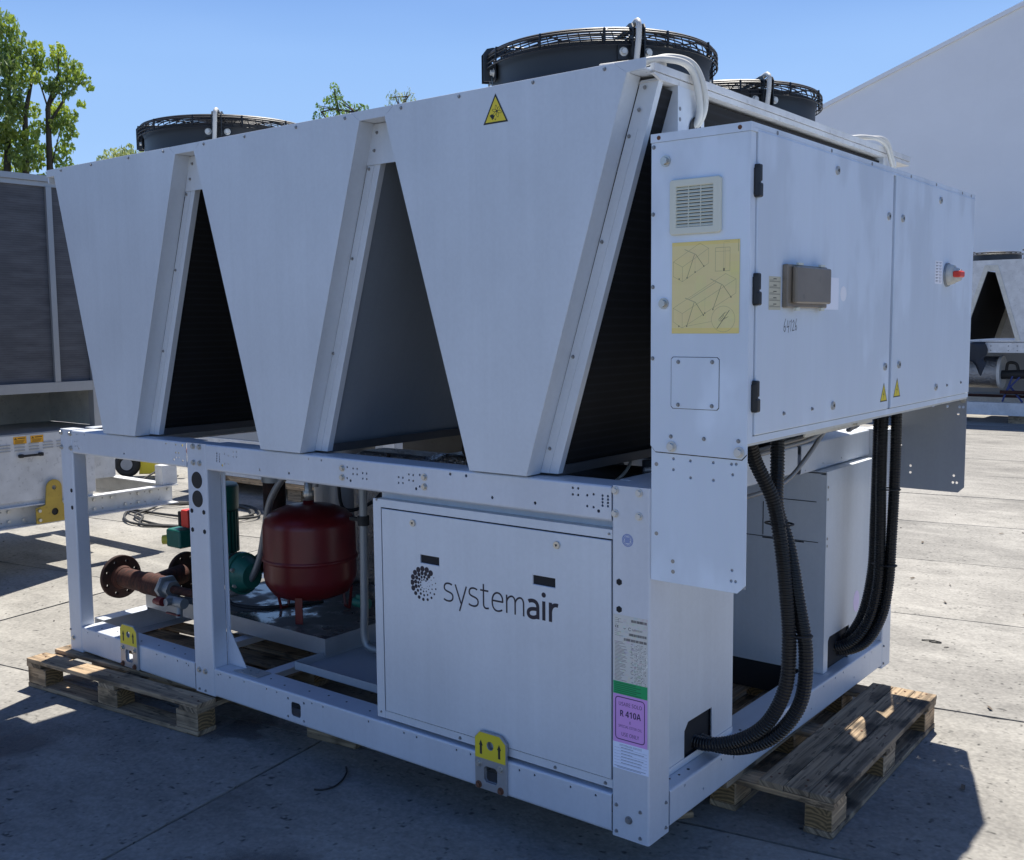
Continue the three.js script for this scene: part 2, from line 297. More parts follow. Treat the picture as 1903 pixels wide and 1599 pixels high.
const LR = [[-1.187, 0.256], [-1.007, 0.256], [-0.945, 0.255], [-0.759, 0.255], [-0.696, 0.255], [-0.487, 0.254], [-0.425, 0.254], [-0.284, 0.253], [-0.189, 0.252], [-2.083, 0.251], [-2.066, 0.256], [-2.004, 0.255], [-1.911, 0.256], [-1.768, 0.256], [-1.705, 0.256], [-1.638, 0.246, 1], [-1.544, 0.246, 1], [-1.64, 0.173, 1], [-1.546, 0.173, 1], [-1.497, 0.256], [-1.434, 0.256], [-1.62, -1.563, 0.181, 0.238], [-0.629, -0.573, 0.182, 0.237]];
const LL = [[-3.097, 0.253], [-3.004, 0.253], [-2.94, 0.253], [-2.527, 0.254], [-2.465, 0.255], [-2.371, 0.255], [-2.308, 0.256], [-2.291, 0.25], [-2.752, -2.702, 0.182, 0.235]];
const beamUL = beamGeo(-3.151, -2.247, 1.113, 1.222, UL, 0.11), beamUR = beamGeo(-2.108, -0.132, 1.113, 1.222, UR, 0.11);
part(unit, 'upper_beam', beamUL, M.frame); part(unit, 'upper_beam', beamUR, M.frame);
part(unit, 'lower_beam', beamGeo(-3.151, -2.247, 0.15, 0.272, LL, 0.11), M.frame);
part(unit, 'lower_beam', beamGeo(-2.108, -0.132, 0.15, 0.272, LR, 0.11), M.frame);
// right-hand side members, facing +x
const sideHoles = []; for (let i = 0; i < 16; i++) sideHoles.push([0.22 + i * 0.112 + (i % 3) * 0.012, i % 4 === 1 ? 0.2 : 0.255]);
for (const s of [0.56, 0.6, 1.1]) sideHoles.push([s, 0.232, 1]);
part(unit, 'side_beam', toSide(beamGeo(0.128, W - 0.112, 0.155, 0.272, sideHoles, 0.13)), M.frame);
part(unit, 'side_beam', toSide(beamGeo(0.128, 1.25, 1.117, 1.222, [[0.3, 1.14], [0.62, 1.14], [0.8, 1.14]], 0.1)).translate(-0.083, 0, 0), M.frame);
part(unit, 'side_beam', toSide(beamGeo(1.28, W - 0.112, 1.106, 1.222, [[1.32, 1.12], [1.5, 1.13], [1.34, 1.19], [1.7, 1.13]], 0.1)).translate(-0.08, 0, 0), M.frame);
{ // punched holes along the top faces of the lower members: shallow dark slots
  const r = rng(5), dot = flat(new THREE.CylinderGeometry(0.0055, 0.0055, 0.0012, 8)), small = flat(new THREE.CylinderGeometry(0.0042, 0.0042, 0.0012, 8));
  const gs = [];
  for (const z of [-0.2, -0.245, -0.3, -0.62, -0.66, -0.7, -0.98, -1.03, -1.07, -1.11, -1.16, -1.2, -1.24, -1.29, -1.34, -1.72]) gs.push(tr(z % 0.1 < -0.05 ? dot : small, -0.03 - r() * 0.02, 0.2724, z), ...(r() < 0.6 ? [tr(small, -0.055 - r() * 0.02, 0.2724, z - 0.015)] : []));
  for (let i = 0; i < 26; i++) { const x = -3.05 + i * 0.113 + (r() - 0.5) * 0.03; if (x > -2.27 && x < -2.09 || x > -0.15) continue; gs.push(tr(small, x, 0.2724, -0.04 - r() * 0.03)); }
  const m = part(unit, 'punched_holes', gs, M.gap); m.userData.kind = 'stuff';
}
function postGeo(x0, x1, z0, z1, y0, y1) { const c = 0.006, P = [[x0 + c, z0], [x1 - c, z0], [x1 - 0.002, z0 + 0.002], [x1, z0 + c], [x1, z1 - c], [x1 - 0.002, z1 - 0.002], [x1 - c, z1], [x0 + c, z1], [x0 + 0.002, z1 - 0.002], [x0, z1 - c], [x0, z0 + c], [x0 + 0.002, z0 + 0.002]]; return exY(P, y0, y1); }
part(unit, 'corner_post', postGeo(-0.13, 0, -0.125, 0, 0.144, 1.225), M.frame);
part(unit, 'corner_post', [postGeo(-3.26, -3.153, -0.07, 0, 0.144, 1.225)], M.frame);
part(unit, 'middle_post', [postGeo(-2.245, -2.11, -0.072, 0, 0.15, 1.222), B(-2.113, -2.108, 0.272, 1.113, -0.072 - 0.012, -0.072), B(-2.108, -2.098, 0.272, 1.113, -0.072 - 0.012, -0.072 - 0.009)], M.frame);
part(unit, 'corner_post', postGeo(-0.11, 0, -W, -W + 0.11, 0.144, 1.225), M.frame);
part(unit, 'corner_post', postGeo(-3.26, -3.135, -W, -W + 0.11, 0.144, 1.225), M.frame);
part(unit, 'middle_post', postGeo(-2.245, -2.11, -W, -W + 0.1, 0.15, 1.222), M.frame);
part(unit, 'gusset', exZ([[-2.107, 0.274], [-1.99, 0.274], [-2.107, 0.44]], -0.0795, -0.0765), M.frame);
for (const [y0, y1] of [[0.155, 0.27], [1.12, 1.222]]) {
  part(unit, 'rear_beam', [B(-3.133, -0.112, y0, y1, -W, -W + 0.004), B(-3.133, -0.112, y1 - 0.004, y1 - 0.001, -W + 0.004, -W + 0.09), B(-3.133, -0.112, y0 + 0.001, y0 + 0.004, -W + 0.004, -W + 0.09)], M.frame);
  part(unit, 'end_beam', [B(-3.26, -3.257, y0, y1, -W + 0.112, -0.132), B(-3.257, -3.175, y1 - 0.003, y1, -W + 0.112, -0.132), B(-3.257, -3.175, y0, y0 + 0.003, -W + 0.112, -0.132)], M.frame);
}
// inner cross members with the folded plate at the front end
for (const x of [-1.93, -2.42, -1.22]) part(unit, 'cross_member', [B(x, x + 0.06, 0.262, 0.2655, -2.05, -0.103), B(x + 0.001, x + 0.004, 0.215, 0.2618, -2.05, -0.11)], M.frame);
part(unit, 'fixing_plate', [exY([[-2.02, -0.03], [-1.86, -0.03], [-1.86, -0.1], [-1.98, -0.1]], 0.2735, 0.2765, [circ(-1.98, 0.05, 0.006, 8), circ(-1.955, 0.07, 0.005, 8), circ(-1.93, 0.05, 0.006, 8), circ(-1.9, 0.06, 0.006, 8), circ(-1.92, 0.085, 0.005, 8)])], M.galv);
M.panPaint = std({ color: lin(0.42, 0.45, 0.49), map: T.metal, roughness: 0.5 });
part(unit, 'drip_pan', [B(-1.84, -1.17, 0.2665, 0.2695, -0.8, -0.21), B(-1.84, -1.17, 0.27, 0.3, -0.213, -0.21), B(-1.843, -1.84, 0.2665, 0.3, -0.8, -0.21), B(-1.84, -1.17, 0.27, 0.3, -0.8, -0.797)], M.panPaint);
part(unit, 'support_bracket', [exZ([[-1.42, 0.27], [-1.28, 0.27], [-1.28, 0.4], [-1.38, 0.4]], -0.42, -0.33)], M.frame);

// bolts and screws
const washer = new THREE.CylinderGeometry(0.0125, 0.0125, 0.002, 16), hexHead = new THREE.CylinderGeometry(0.0085, 0.0085, 0.007, 6);
const boltZ = merge([tr(washer, 0, 0.001, 0), tr(hexHead, 0, 0.0055, 0)]).rotateX(Math.PI / 2), boltX = boltZ.clone().rotateY(Math.PI / 2);
const bigBoltZ = boltZ.clone().scale(1.25, 1.25, 1.5);
const screwZ = merge([new THREE.CylinderGeometry(0.0065, 0.0075, 0.002, 12).translate(0, 0.001, 0), new THREE.CylinderGeometry(0.0048, 0.0052, 0.005, 6).translate(0, 0.004, 0)]).rotateX(Math.PI / 2), screwX = screwZ.clone().rotateY(Math.PI / 2);
screwZ.scale(0.82, 0.82, 0.8); screwX.scale(0.8, 0.82, 0.82);
const dotZ = flat(new THREE.CylinderGeometry(0.006, 0.006, 0.0012, 10)).rotateX(Math.PI / 2), dotX = dotZ.clone().rotateY(Math.PI / 2);
for (const [x, y] of [[-1.292, 1.186], [-1.293, 1.152], [-0.885, 1.186], [-0.886, 1.153], [-2.195, 1.208], [-2.152, 1.208], [-2.196, 1.14], [-2.154, 1.14], [-3.244, 1.208], [-3.163, 1.207], [-3.246, 1.138], [-3.163, 1.138], [-2.212, 0.248], [-2.17, 0.248]]) piece(unit, 'bolt', boltZ, M.bolt, x, y, 0.0003);
for (const [x, y] of [[-0.118, 1.21], [-0.036, 1.209], [-0.118, 1.141], [-0.036, 1.14]]) piece(unit, 'bolt', boltZ, M.boltWhite, x, y, 0.0003);
for (const [x, y] of [[-0.113, 0.244], [-0.029, 0.243], [-0.113, 0.161], [-0.029, 0.161], [-2.215, 0.164], [-2.173, 0.163], [-3.269, 0.244].map((v, i) => (i ? v : -3.25))]) piece(unit, 'screw', screwZ, M.screw, x, y, 0.0003);
piece(unit, 'bolt', boltZ, M.bolt, -3.228, 0.205, 0.0003);
const plug = flat(new THREE.CylinderGeometry(0.0105, 0.0105, 0.0016, 6)).rotateX(Math.PI / 2), bigPlug = flat(new THREE.CylinderGeometry(0.034, 0.036, 0.003, 28)).rotateX(Math.PI / 2);
for (const [x, y] of [[-0.104, 0.936], [-0.104, 0.853], [-2.221, 0.934], [-2.138, 0.935], [-2.221, 0.853], [-2.138, 0.853], [-3.178, 0.933], [-3.179, 0.85]]) piece(unit, 'hole_plug', plug, M.gap, x, y, 0.0006);
for (const y of [1.067, 0.988]) piece(unit, 'round_plug', bigPlug, M.rubber, -2.178, y, 0.0012);
piece(unit, 'bolt', boltZ, M.screw, -0.069, 0.207, 0.0003);
for (const [y, z] of [[0.245, -0.1], [0.165, -0.1], [0.245, -2.05], [0.165, -2.05]]) piece(unit, 'screw', screwX, M.screw, 0.0003, y, z);

// lifting lugs with yellow arrow stickers
function lug(cx, wdt, label) {
  const x0 = cx - wdt / 2, x1 = cx + wdt / 2, c = 0.022;
  const plate = part(unit, 'lifting_lug', exZ([[x0, 0.155], [x1, 0.155], [x1, 0.331], [x1 - c * 1.2, 0.354], [x0 + c, 0.354], [x0, 0.331]], 0.0004, 0.0115, [circ(cx, 0.311, 0.014, 18), rectPath(cx - 0.028, cx + 0.028, 0.182, 0.237, 0.008)], 0.0012), M.galv);
  part(plate, 'arrow_sticker', exZ([[x0 + 0.002, 0.262], [x1 - 0.002, 0.262], [x1 - 0.002, 0.329], [x1 - c * 1.2, 0.351], [x0 + c, 0.351], [x0 + 0.002, 0.329]], 0.0116, 0.0122, [circ(cx, 0.311, 0.015, 18)]), M.yellowBright);
  for (const s of [-1, 1]) part(plate, 'arrow', exZ([[-0.0045, 0.276], [0.0045, 0.276], [0.0045, 0.306], [0.0085, 0.306], [0, 0.325], [-0.0085, 0.306], [-0.0045, 0.306]].map(([a, b]) => [cx + s * 0.039 + a, b]), 0.01225, 0.0126), M.rubber);
  for (const [dx, y, m] of [[-0.05, 0.242, M.bolt], [0.044, 0.242, M.bolt], [-0.05, 0.168, M.rustBolt], [0.044, 0.168, M.rustBolt]]) piece(plate, 'bolt', boltZ, m, cx + dx, y, 0.0116);
}
lug(-0.6, 0.133); lug(-2.731, 0.136);

// front V panels, returns, lips
const MOD = [[-3.17, -2.222, -2.855, -2.605], [-2.097, -1.148, -1.74, -1.509], [-1.028, -0.073, -0.674, -0.44]];
const YT = 2.402, YB = 1.227, YR = 2.434;
function capQuad(a, b) { return exZ([[a[0] - 0.043, YR], [b[0] + 0.043, YR], [b[0], YT], [a[0], YT]], 0.0085, 0.0115); }
M.blank = std({ color: lin(0.29, 0.34, 0.4), map: T.metal, roughness: 0.5, metalness: 0.2 });
M.railDark = std({ color: lin(0.1, 0.105, 0.115), map: T.metal, roughness: 0.5, metalness: 0.3 });
MOD.forEach(([tl, trr, bl, br], i) => {
  const fp = part(unit, 'front_panel', [
    exZ([[tl + 0.045, YR], [trr - 0.045, YR], [trr, YT], [br, YB], [bl, YB], [tl, YT]], 0.009, 0.012, [], 0.0008),
    exZ([[trr - 0.003, YT], [trr, YT], [br, YB], [br - 0.003, YB]], -0.062, 0.0088),
    exZ([[tl, YT], [tl + 0.003, YT], [bl + 0.003, YB], [bl, YB]], -0.062, 0.0088),
    B(bl + 0.004, br - 0.004, YB, YB + 0.003, -0.06, 0.0088),
  ], M.metal);
  part(unit, 'end_lip', [
    exZ([[trr, YT - 0.01], [trr + 0.062, YT - 0.01], [br + 0.069, YB + 0.004], [br, YB + 0.004]], -0.066, -0.063),
    exZ([[trr - 0.04, 2.26], [trr - 0.008, 2.26], [br + 0.034, YB + 0.004], [br + 0.002, YB + 0.004]], -0.063, -0.0605),
    exZ([[trr + 0.06, YT - 0.01], [trr + 0.062, YT - 0.01], [br + 0.069, YB + 0.004], [br + 0.067, YB + 0.004]], -0.088, -0.066),
  ], M.metal);
  part(unit, 'end_lip', exZ([[tl, YT - 0.01], [bl, YB + 0.004], [bl - 0.069, YB + 0.004], [tl - 0.062, YT - 0.01]], -0.066, -0.063), M.metal);
  // slabs of the V: coil or blank sheet
  const rPoly = [[trr + 0.052, 2.37], [br + 0.06, 1.246], [br + 0.01, 1.246], [trr, 2.37]];
  const lPoly = [[tl - 0.052, 2.37], [tl, 2.37], [bl - 0.01, 1.246], [bl - 0.06, 1.246]];
  if (i === 1) part(unit, 'blank_side_panel', [exZ(rPoly, -2.07, -0.09), exZ([[br + 0.06, 1.29], [br + 0.066, 1.29], [br + 0.056, 1.25], [br + 0.05, 1.25]].map(([a, b]) => [a + 0.004, b]), -2.07, -0.09)], M.blank);
  else part(unit, 'condenser_coil', exZ(rPoly, -2.07, -0.09), M.coil);
  part(unit, 'condenser_coil', exZ(lPoly, -2.07, -0.09), M.coil);
  part(unit, 'coil_rail', [exZ([[br + 0.04, 1.226], [br + 0.072, 1.226], [br + 0.08, 1.258], [br + 0.074, 1.258]], -2.08, -0.09), exZ([[bl - 0.072, 1.226], [bl - 0.04, 1.226], [bl - 0.074, 1.258], [bl - 0.08, 1.258]], -2.08, -0.09)], M.railDark);
  part(unit, 'rear_panel', exZ([[tl + 0.045, YR], [trr - 0.045, YR], [trr, YT], [br, YB], [bl, YB], [tl, YT]], -W - 0.012, -W - 0.009), M.metal);
  if (i < 2) { // bridge strip, its soffit and the gusset at the head of the gap
    const n = MOD[i + 1];
    part(unit, 'bridge_strip', [capQuad([trr], [n[0]]), B(trr + 0.004, n[0] - 0.004, YT, YT + 0.003, -0.06, 0.0083)], M.metal);
    part(unit, 'head_plate', exZ([[trr - 0.002, YT - 0.002], [n[0] - 0.002, YT - 0.002], [n[0] + 0.05, 2.262], [trr - 0.042, 2.262]], -0.0603, -0.058), M.metal);
  }
});
part(unit, 'bridge_strip', [exZ([[-3.235, YR], [MOD[0][0] + 0.043, YR], [MOD[0][0], YT], [-3.235, YT]], 0.0085, 0.0115), B(-3.235, MOD[0][0] - 0.004, YT, YT + 0.003, -0.06, 0.0083)], M.metal);
part(unit, 'bridge_strip', [exZ([[MOD[2][1] - 0.043, YR], [-0.012, YR], [-0.012, YT + 0.004], [MOD[2][1], YT]], 0.0085, 0.0115), B(MOD[2][1] + 0.004, -0.012, YT, YT + 0.003, -0.075, 0.0083)], M.metal);
for (const [x, y] of [[-3.104, 2.421], [-2.849, 2.421], [-2.556, 2.421], [-2.302, 2.421], [-2.028, 2.421], [-1.773, 2.42], [-1.477, 2.419], [-1.22, 2.419], [-0.95, 2.419], [-0.695, 2.421], [-0.402, 2.422], [-0.147, 2.422]]) piece(unit, 'screw', screwZ, M.screw, x, y, 0.0123);
for (const [x, y] of [[-2.356, 1.943], [-2.257, 2.25], [-2.47, 1.6], [-1.181, 2.25], [-1.276, 1.942], [-1.39, 1.6], [-0.11, 2.24], [-0.204, 1.943], [-0.31, 1.6], [-0.4, 1.31]]) piece(unit, 'screw', screwZ, M.screw, x, y, -0.0602);
for (const [x, y] of [[-2.206, 2.37], [-2.225, 2.31], [-1.135, 2.37], [-1.15, 2.31], [-0.056, 2.37], [-0.075, 2.31]]) piece(unit, 'screw', screwZ, M.screw, x, y, -0.0574);

// roof deck, edge rails, columns over the cabinet
part(unit, 'roof_deck', [B(-3.235, -0.165, 2.424, 2.4325, -W - 0.008, 0.006), B(-3.235, -3.225, 2.375, 2.4235, -W, 0.006), B(-0.165, -0.018, 2.41, 2.417, -W - 0.008, -0.03), B(-0.165, -0.161, 2.417, 2.424, -W, -0.03)], M.metal);
part(unit, 'roof_rail', [exX([[-2.24, 2.384], [-0.06, 2.384], [-0.02, 2.396], [-0.02, 2.4], [-2.24, 2.4]], -0.014, -0.004), B(-0.0155, -0.001, 2.4025, 2.424, -2.24, -0.02), B(-0.09, -0.0145, 2.384, 2.3865, -0.62, -0.06), B(-0.45, -0.0145, 2.384, 2.3865, -2.24, -0.6205)], M.white);
part(unit, 'roof_corner_plate', exX([[-0.02, 2.4], [-0.13, 2.418], [-0.13, 2.445], [-0.1, 2.447]], -0.03, -0.027), M.white);
for (const [z0, z1] of [[-0.315, -0.155], [-2.06, -1.9]]) {
  const col = part(unit, 'cable_column', B(-0.12, -0.003, 2.224, 2.3835, z0, z1), M.metal);
  const zc = (z0 + z1) / 2 - 0.02;
  part(col, 'grommet', flat(new THREE.CylinderGeometry(0.034, 0.037, 0.004, 24).rotateZ(Math.PI / 2).scale(1, 1.25, 1).translate(-0.001, 2.262, zc)), M.rubber);
  for (const [a, b] of [[z0 + 0.012, 2.32], [z0 + 0.012, 2.27], [z1 - 0.012, 2.32], [z1 - 0.012, 2.29]]) piece(col, 'screw', dotX, M.screw, -0.0026, b, a);
}
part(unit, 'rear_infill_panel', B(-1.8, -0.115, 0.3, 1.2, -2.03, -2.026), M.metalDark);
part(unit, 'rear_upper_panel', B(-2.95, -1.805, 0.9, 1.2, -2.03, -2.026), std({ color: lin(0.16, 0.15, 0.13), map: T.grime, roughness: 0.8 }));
part(unit, 'inner_roof_wall', [B(-0.094, -0.0905, 2.3, 2.409, -0.62, -0.33), B(-0.17, -0.166, 2.2, 2.424, -0.62, -0.08)], M.rubber);
for (const [dz, dr] of [[0.012, 0], [-0.014, 0.02]]) {
  part(unit, 'fan_cable', tube([[-0.2, 2.445, -0.06 + dz], [-0.09, 2.44, -0.06 + dz], [-0.02, 2.45 + dr * 0.5, -0.11 + dz], [0.012, 2.44 + dr * 0.4, -0.21 + dz], [0.018 + dr * 0.3, 2.36, -0.255 + dz], [0.01, 2.3, -0.26 + dz * 0.6], [-0.03, 2.265, -0.258 + dz * 0.5]], 0.0105, 48, 8), M.cable);
  part(unit, 'fan_cable', tube([[-0.14, 2.445, -1.7 + dz], [-0.03, 2.452, -1.78 + dz], [0.012, 2.435 + dr * 0.6, -1.86 + dz], [0.02, 2.37, -1.93 + dz], [0.012, 2.3, -1.985 + dz * 0.6], [-0.03, 2.275, -2.0 + dz * 0.5]], 0.0085, 40, 8), M.cable);
}

// fans
const FG = {};
{
  FG.shroud = lathe([[0.43, 0], [0.428, 0.006], [0.405, 0.02], [0.39, 0.05], [0.384, 0.09], [0.385, 0.145], [0.392, 0.164], [0.388, 0.168], [0.376, 0.162], [0.37, 0.09], [0.376, 0.02], [0.376, 0]], 72);
  const ring = (r, y, t = 0.0026) => new THREE.TorusGeometry(r, t, 5, 72).rotateX(Math.PI / 2).translate(0, y, 0), gs = [];
  for (let r = 0.09; r < 0.39; r += 0.026) gs.push(ring(r, 0.203 + 0.006 * (1 - (r / 0.4) ** 2)));
  for (const [r, y] of [[0.378, 0.204], [0.39, 0.2025], [0.401, 0.198], [0.408, 0.19], [0.411, 0.18], [0.4115, 0.163], [0.412, 0.148]]) gs.push(ring(r, y, y > 0.185 ? 0.0042 : 0.0026));
  for (let i = 0; i < 72; i++) { const a = i / 72 * Math.PI * 2, b = a + 0.035; gs.push(bar(V(0.412 * Math.cos(a), 0.146, 0.412 * Math.sin(a)), V(0.407 * Math.cos(b), 0.193, 0.407 * Math.sin(b)), 0.0018, 4)); }
  for (let i = 0; i < 12; i++) { const a = (i + 0.5) / 12 * Math.PI * 2; gs.push(bar(V(0.09 * Math.cos(a), 0.216, 0.09 * Math.sin(a)), V(0.39 * Math.cos(a), 0.202, 0.39 * Math.sin(a)), 0.003, 4)); gs.push(bar(V(0.409 * Math.cos(a), 0.2, 0.409 * Math.sin(a)), V(0.413 * Math.cos(a), 0.156, 0.413 * Math.sin(a)), 0.0045, 5)); }
  FG.guard = merge(gs);
  FG.motor = lathe([[0, 0.2], [0.085, 0.2], [0.095, 0.185], [0.095, 0.03], [0.085, 0.02], [0, 0.02]], 32);
  const bl = []; for (let i = 0; i < 5; i++) { const g = new THREE.BoxGeometry(0.26, 0.006, 0.13, 6, 1, 2); const p = g.attributes.position; for (let k = 0; k < p.count; k++) p.setY(k, p.getY(k) + p.getZ(k) * (0.55 - p.getX(k))); g.computeVertexNormals(); g.translate(0.225, 0.08, 0); g.rotateY(i / 5 * Math.PI * 2); bl.push(g); }
  FG.blades = merge(bl);
  const arm = []; // two pressed plates side by side running down over the rim
  for (const s of [-1, 1]) { arm.push(boxUV(new THREE.ExtrudeGeometry(shape([[0.08, 0.206], [0.3, 0.214], [0.39, 0.219], [0.412, 0.214], [0.423, 0.2], [0.423, 0.105], [0.396, 0.105], [0.396, 0.186], [0.36, 0.2], [0.08, 0.19]]), { depth: 0.004, bevelEnabled: false }).translate(0, 0, s * 0.02 - 0.002))); arm.push(B(0.388, 0.3925, 0.105, 0.16, s > 0 ? 0.018 : -0.06, s > 0 ? 0.06 : -0.018)); }
  FG.arm = merge(arm);
  FG.nut = merge([new THREE.CylinderGeometry(0.0145, 0.0145, 0.003, 16), new THREE.CylinderGeometry(0.0095, 0.0105, 0.011, 6).translate(0, 0.006, 0)].map((g) => flat(g))).rotateZ(-Math.PI / 2);
}
function fan(x, z, deg) {
  const f = new THREE.Group(); f.name = numbered('fan'); f.position.set(x, 2.4328, z).sub(unit.position); f.rotation.y = -deg * Math.PI / 180; unit.add(f);
  const sub = (n, g, m, ry = 0) => { const o = new THREE.Mesh(g, m); o.name = numbered(n); o.castShadow = o.receiveShadow = true; o.rotation.y = ry; f.add(o); return o; };
  sub('shroud', FG.shroud, M.fan); sub('fan_guard', FG.guard, M.wire); sub('fan_motor', FG.motor, M.fan); sub('fan_blades', FG.blades, M.fan);
  for (let i = 0; i < 4; i++) { const a = i * Math.PI / 2; sub('support_arm', FG.arm, M.fan, a); for (const s of [-1, 1]) { const n = sub('bolt', FG.nut, M.boltWhite, a); n.position.set(0.3928, 0.13, s * 0.041).applyAxisAngle(V(0, 1, 0), a); } }
  // supply cable clipped over the bracket
  sub('fan_cable', tube([[0.2, 0.213, 0], [0.36, 0.22, 0], [0.412, 0.222, 0.002], [0.432, 0.206, 0.004], [0.435, 0.16, 0.006], [0.43, 0.08, 0.012], [0.45, 0.02, 0.02]], 0.0095, 40, 8), M.cable);
}
fan(-0.58, -0.62, 39.5); fan(-2.7, -0.62, 44); fan(-0.58, -1.56, 38); fan(-2.7, -1.56, 50);

// compressor enclosure behind the logo door
const encA = part(unit, 'compressor_enclosure', [
  B(-1.146, -0.134, 0.285, 1.085, -0.66, -0.016), B(-1.146, -0.134, 1.0855, 1.112, -0.66, -0.055),
  exX([[-0.128, 0.275], [-0.32, 0.275], [-0.32, 0.385], [-0.345, 0.41], [-0.51, 0.41], [-0.51, 0.275], [-0.662, 0.275], [-0.662, 1.11], [-0.128, 1.11]], -0.062, -0.058),
  B(-0.13, -0.062, 0.275, 1.11, -0.662, -0.659)], M.metal);
part(encA, 'cable_opening', B(-0.1, -0.07, 0.275, 0.42, -0.52, -0.31), M.gap);
part(encA, 'side_sill', B(-0.0575, -0.055, 0.2735, 0.296, -0.66, -0.128), M.metal);
part(encA, 'door_frame', [B(-1.146, -1.108, 0.285, 1.088, -0.0155, -0.009), B(-1.108, -0.134, 1.06, 1.088, -0.0155, -0.009), B(-1.108, -0.134, 0.285, 0.312, -0.0155, -0.011)], M.metal);
part(encA, 'door_seal', B(-1.108, -0.133, 0.312, 1.06, -0.0158, -0.0149), M.gap);
const dA = part(encA, 'logo_door', exZ([[-1.102, 0.315], [-0.137, 0.315], [-0.137, 1.055], [-1.102, 1.055]], -0.0142, -0.007, [rectPath(-0.919, -0.831, 0.884, 0.913), rectPath(-0.432, -0.344, 0.88, 0.91)], 0.0012), M.metal);
part(encA, 'handle_recess', B(-0.922, -0.828, 0.881, 0.916, -0.0144, -0.0134), M.gap); part(encA, 'handle_recess', B(-0.435, -0.341, 0.877, 0.913, -0.0144, -0.0134), M.gap);
const latchZ = merge([new THREE.CylinderGeometry(0.0115, 0.0125, 0.006, 20).rotateX(Math.PI / 2).translate(0, 0, 0.003)].map(flat)), latchCore = flat(new THREE.CylinderGeometry(0.0055, 0.0055, 0.0012, 3).rotateX(Math.PI / 2));
for (const [x, y] of [[-0.949, 1.02], [-0.336, 1.018]]) { const l = piece(encA, 'latch', latchZ, M.bolt, x, y, -0.007); piece(encA, 'latch_core', latchCore, M.gap, x, y, -0.0006); }
for (const [x, y] of [[-1.127, 1.085], [-0.145, 1.075], [-1.127, 0.305], [-0.75, 0.296], [-0.35, 0.296], [-0.16, 0.296]]) piece(encA, 'screw', screwZ, M.screw, x, y, -0.0108);
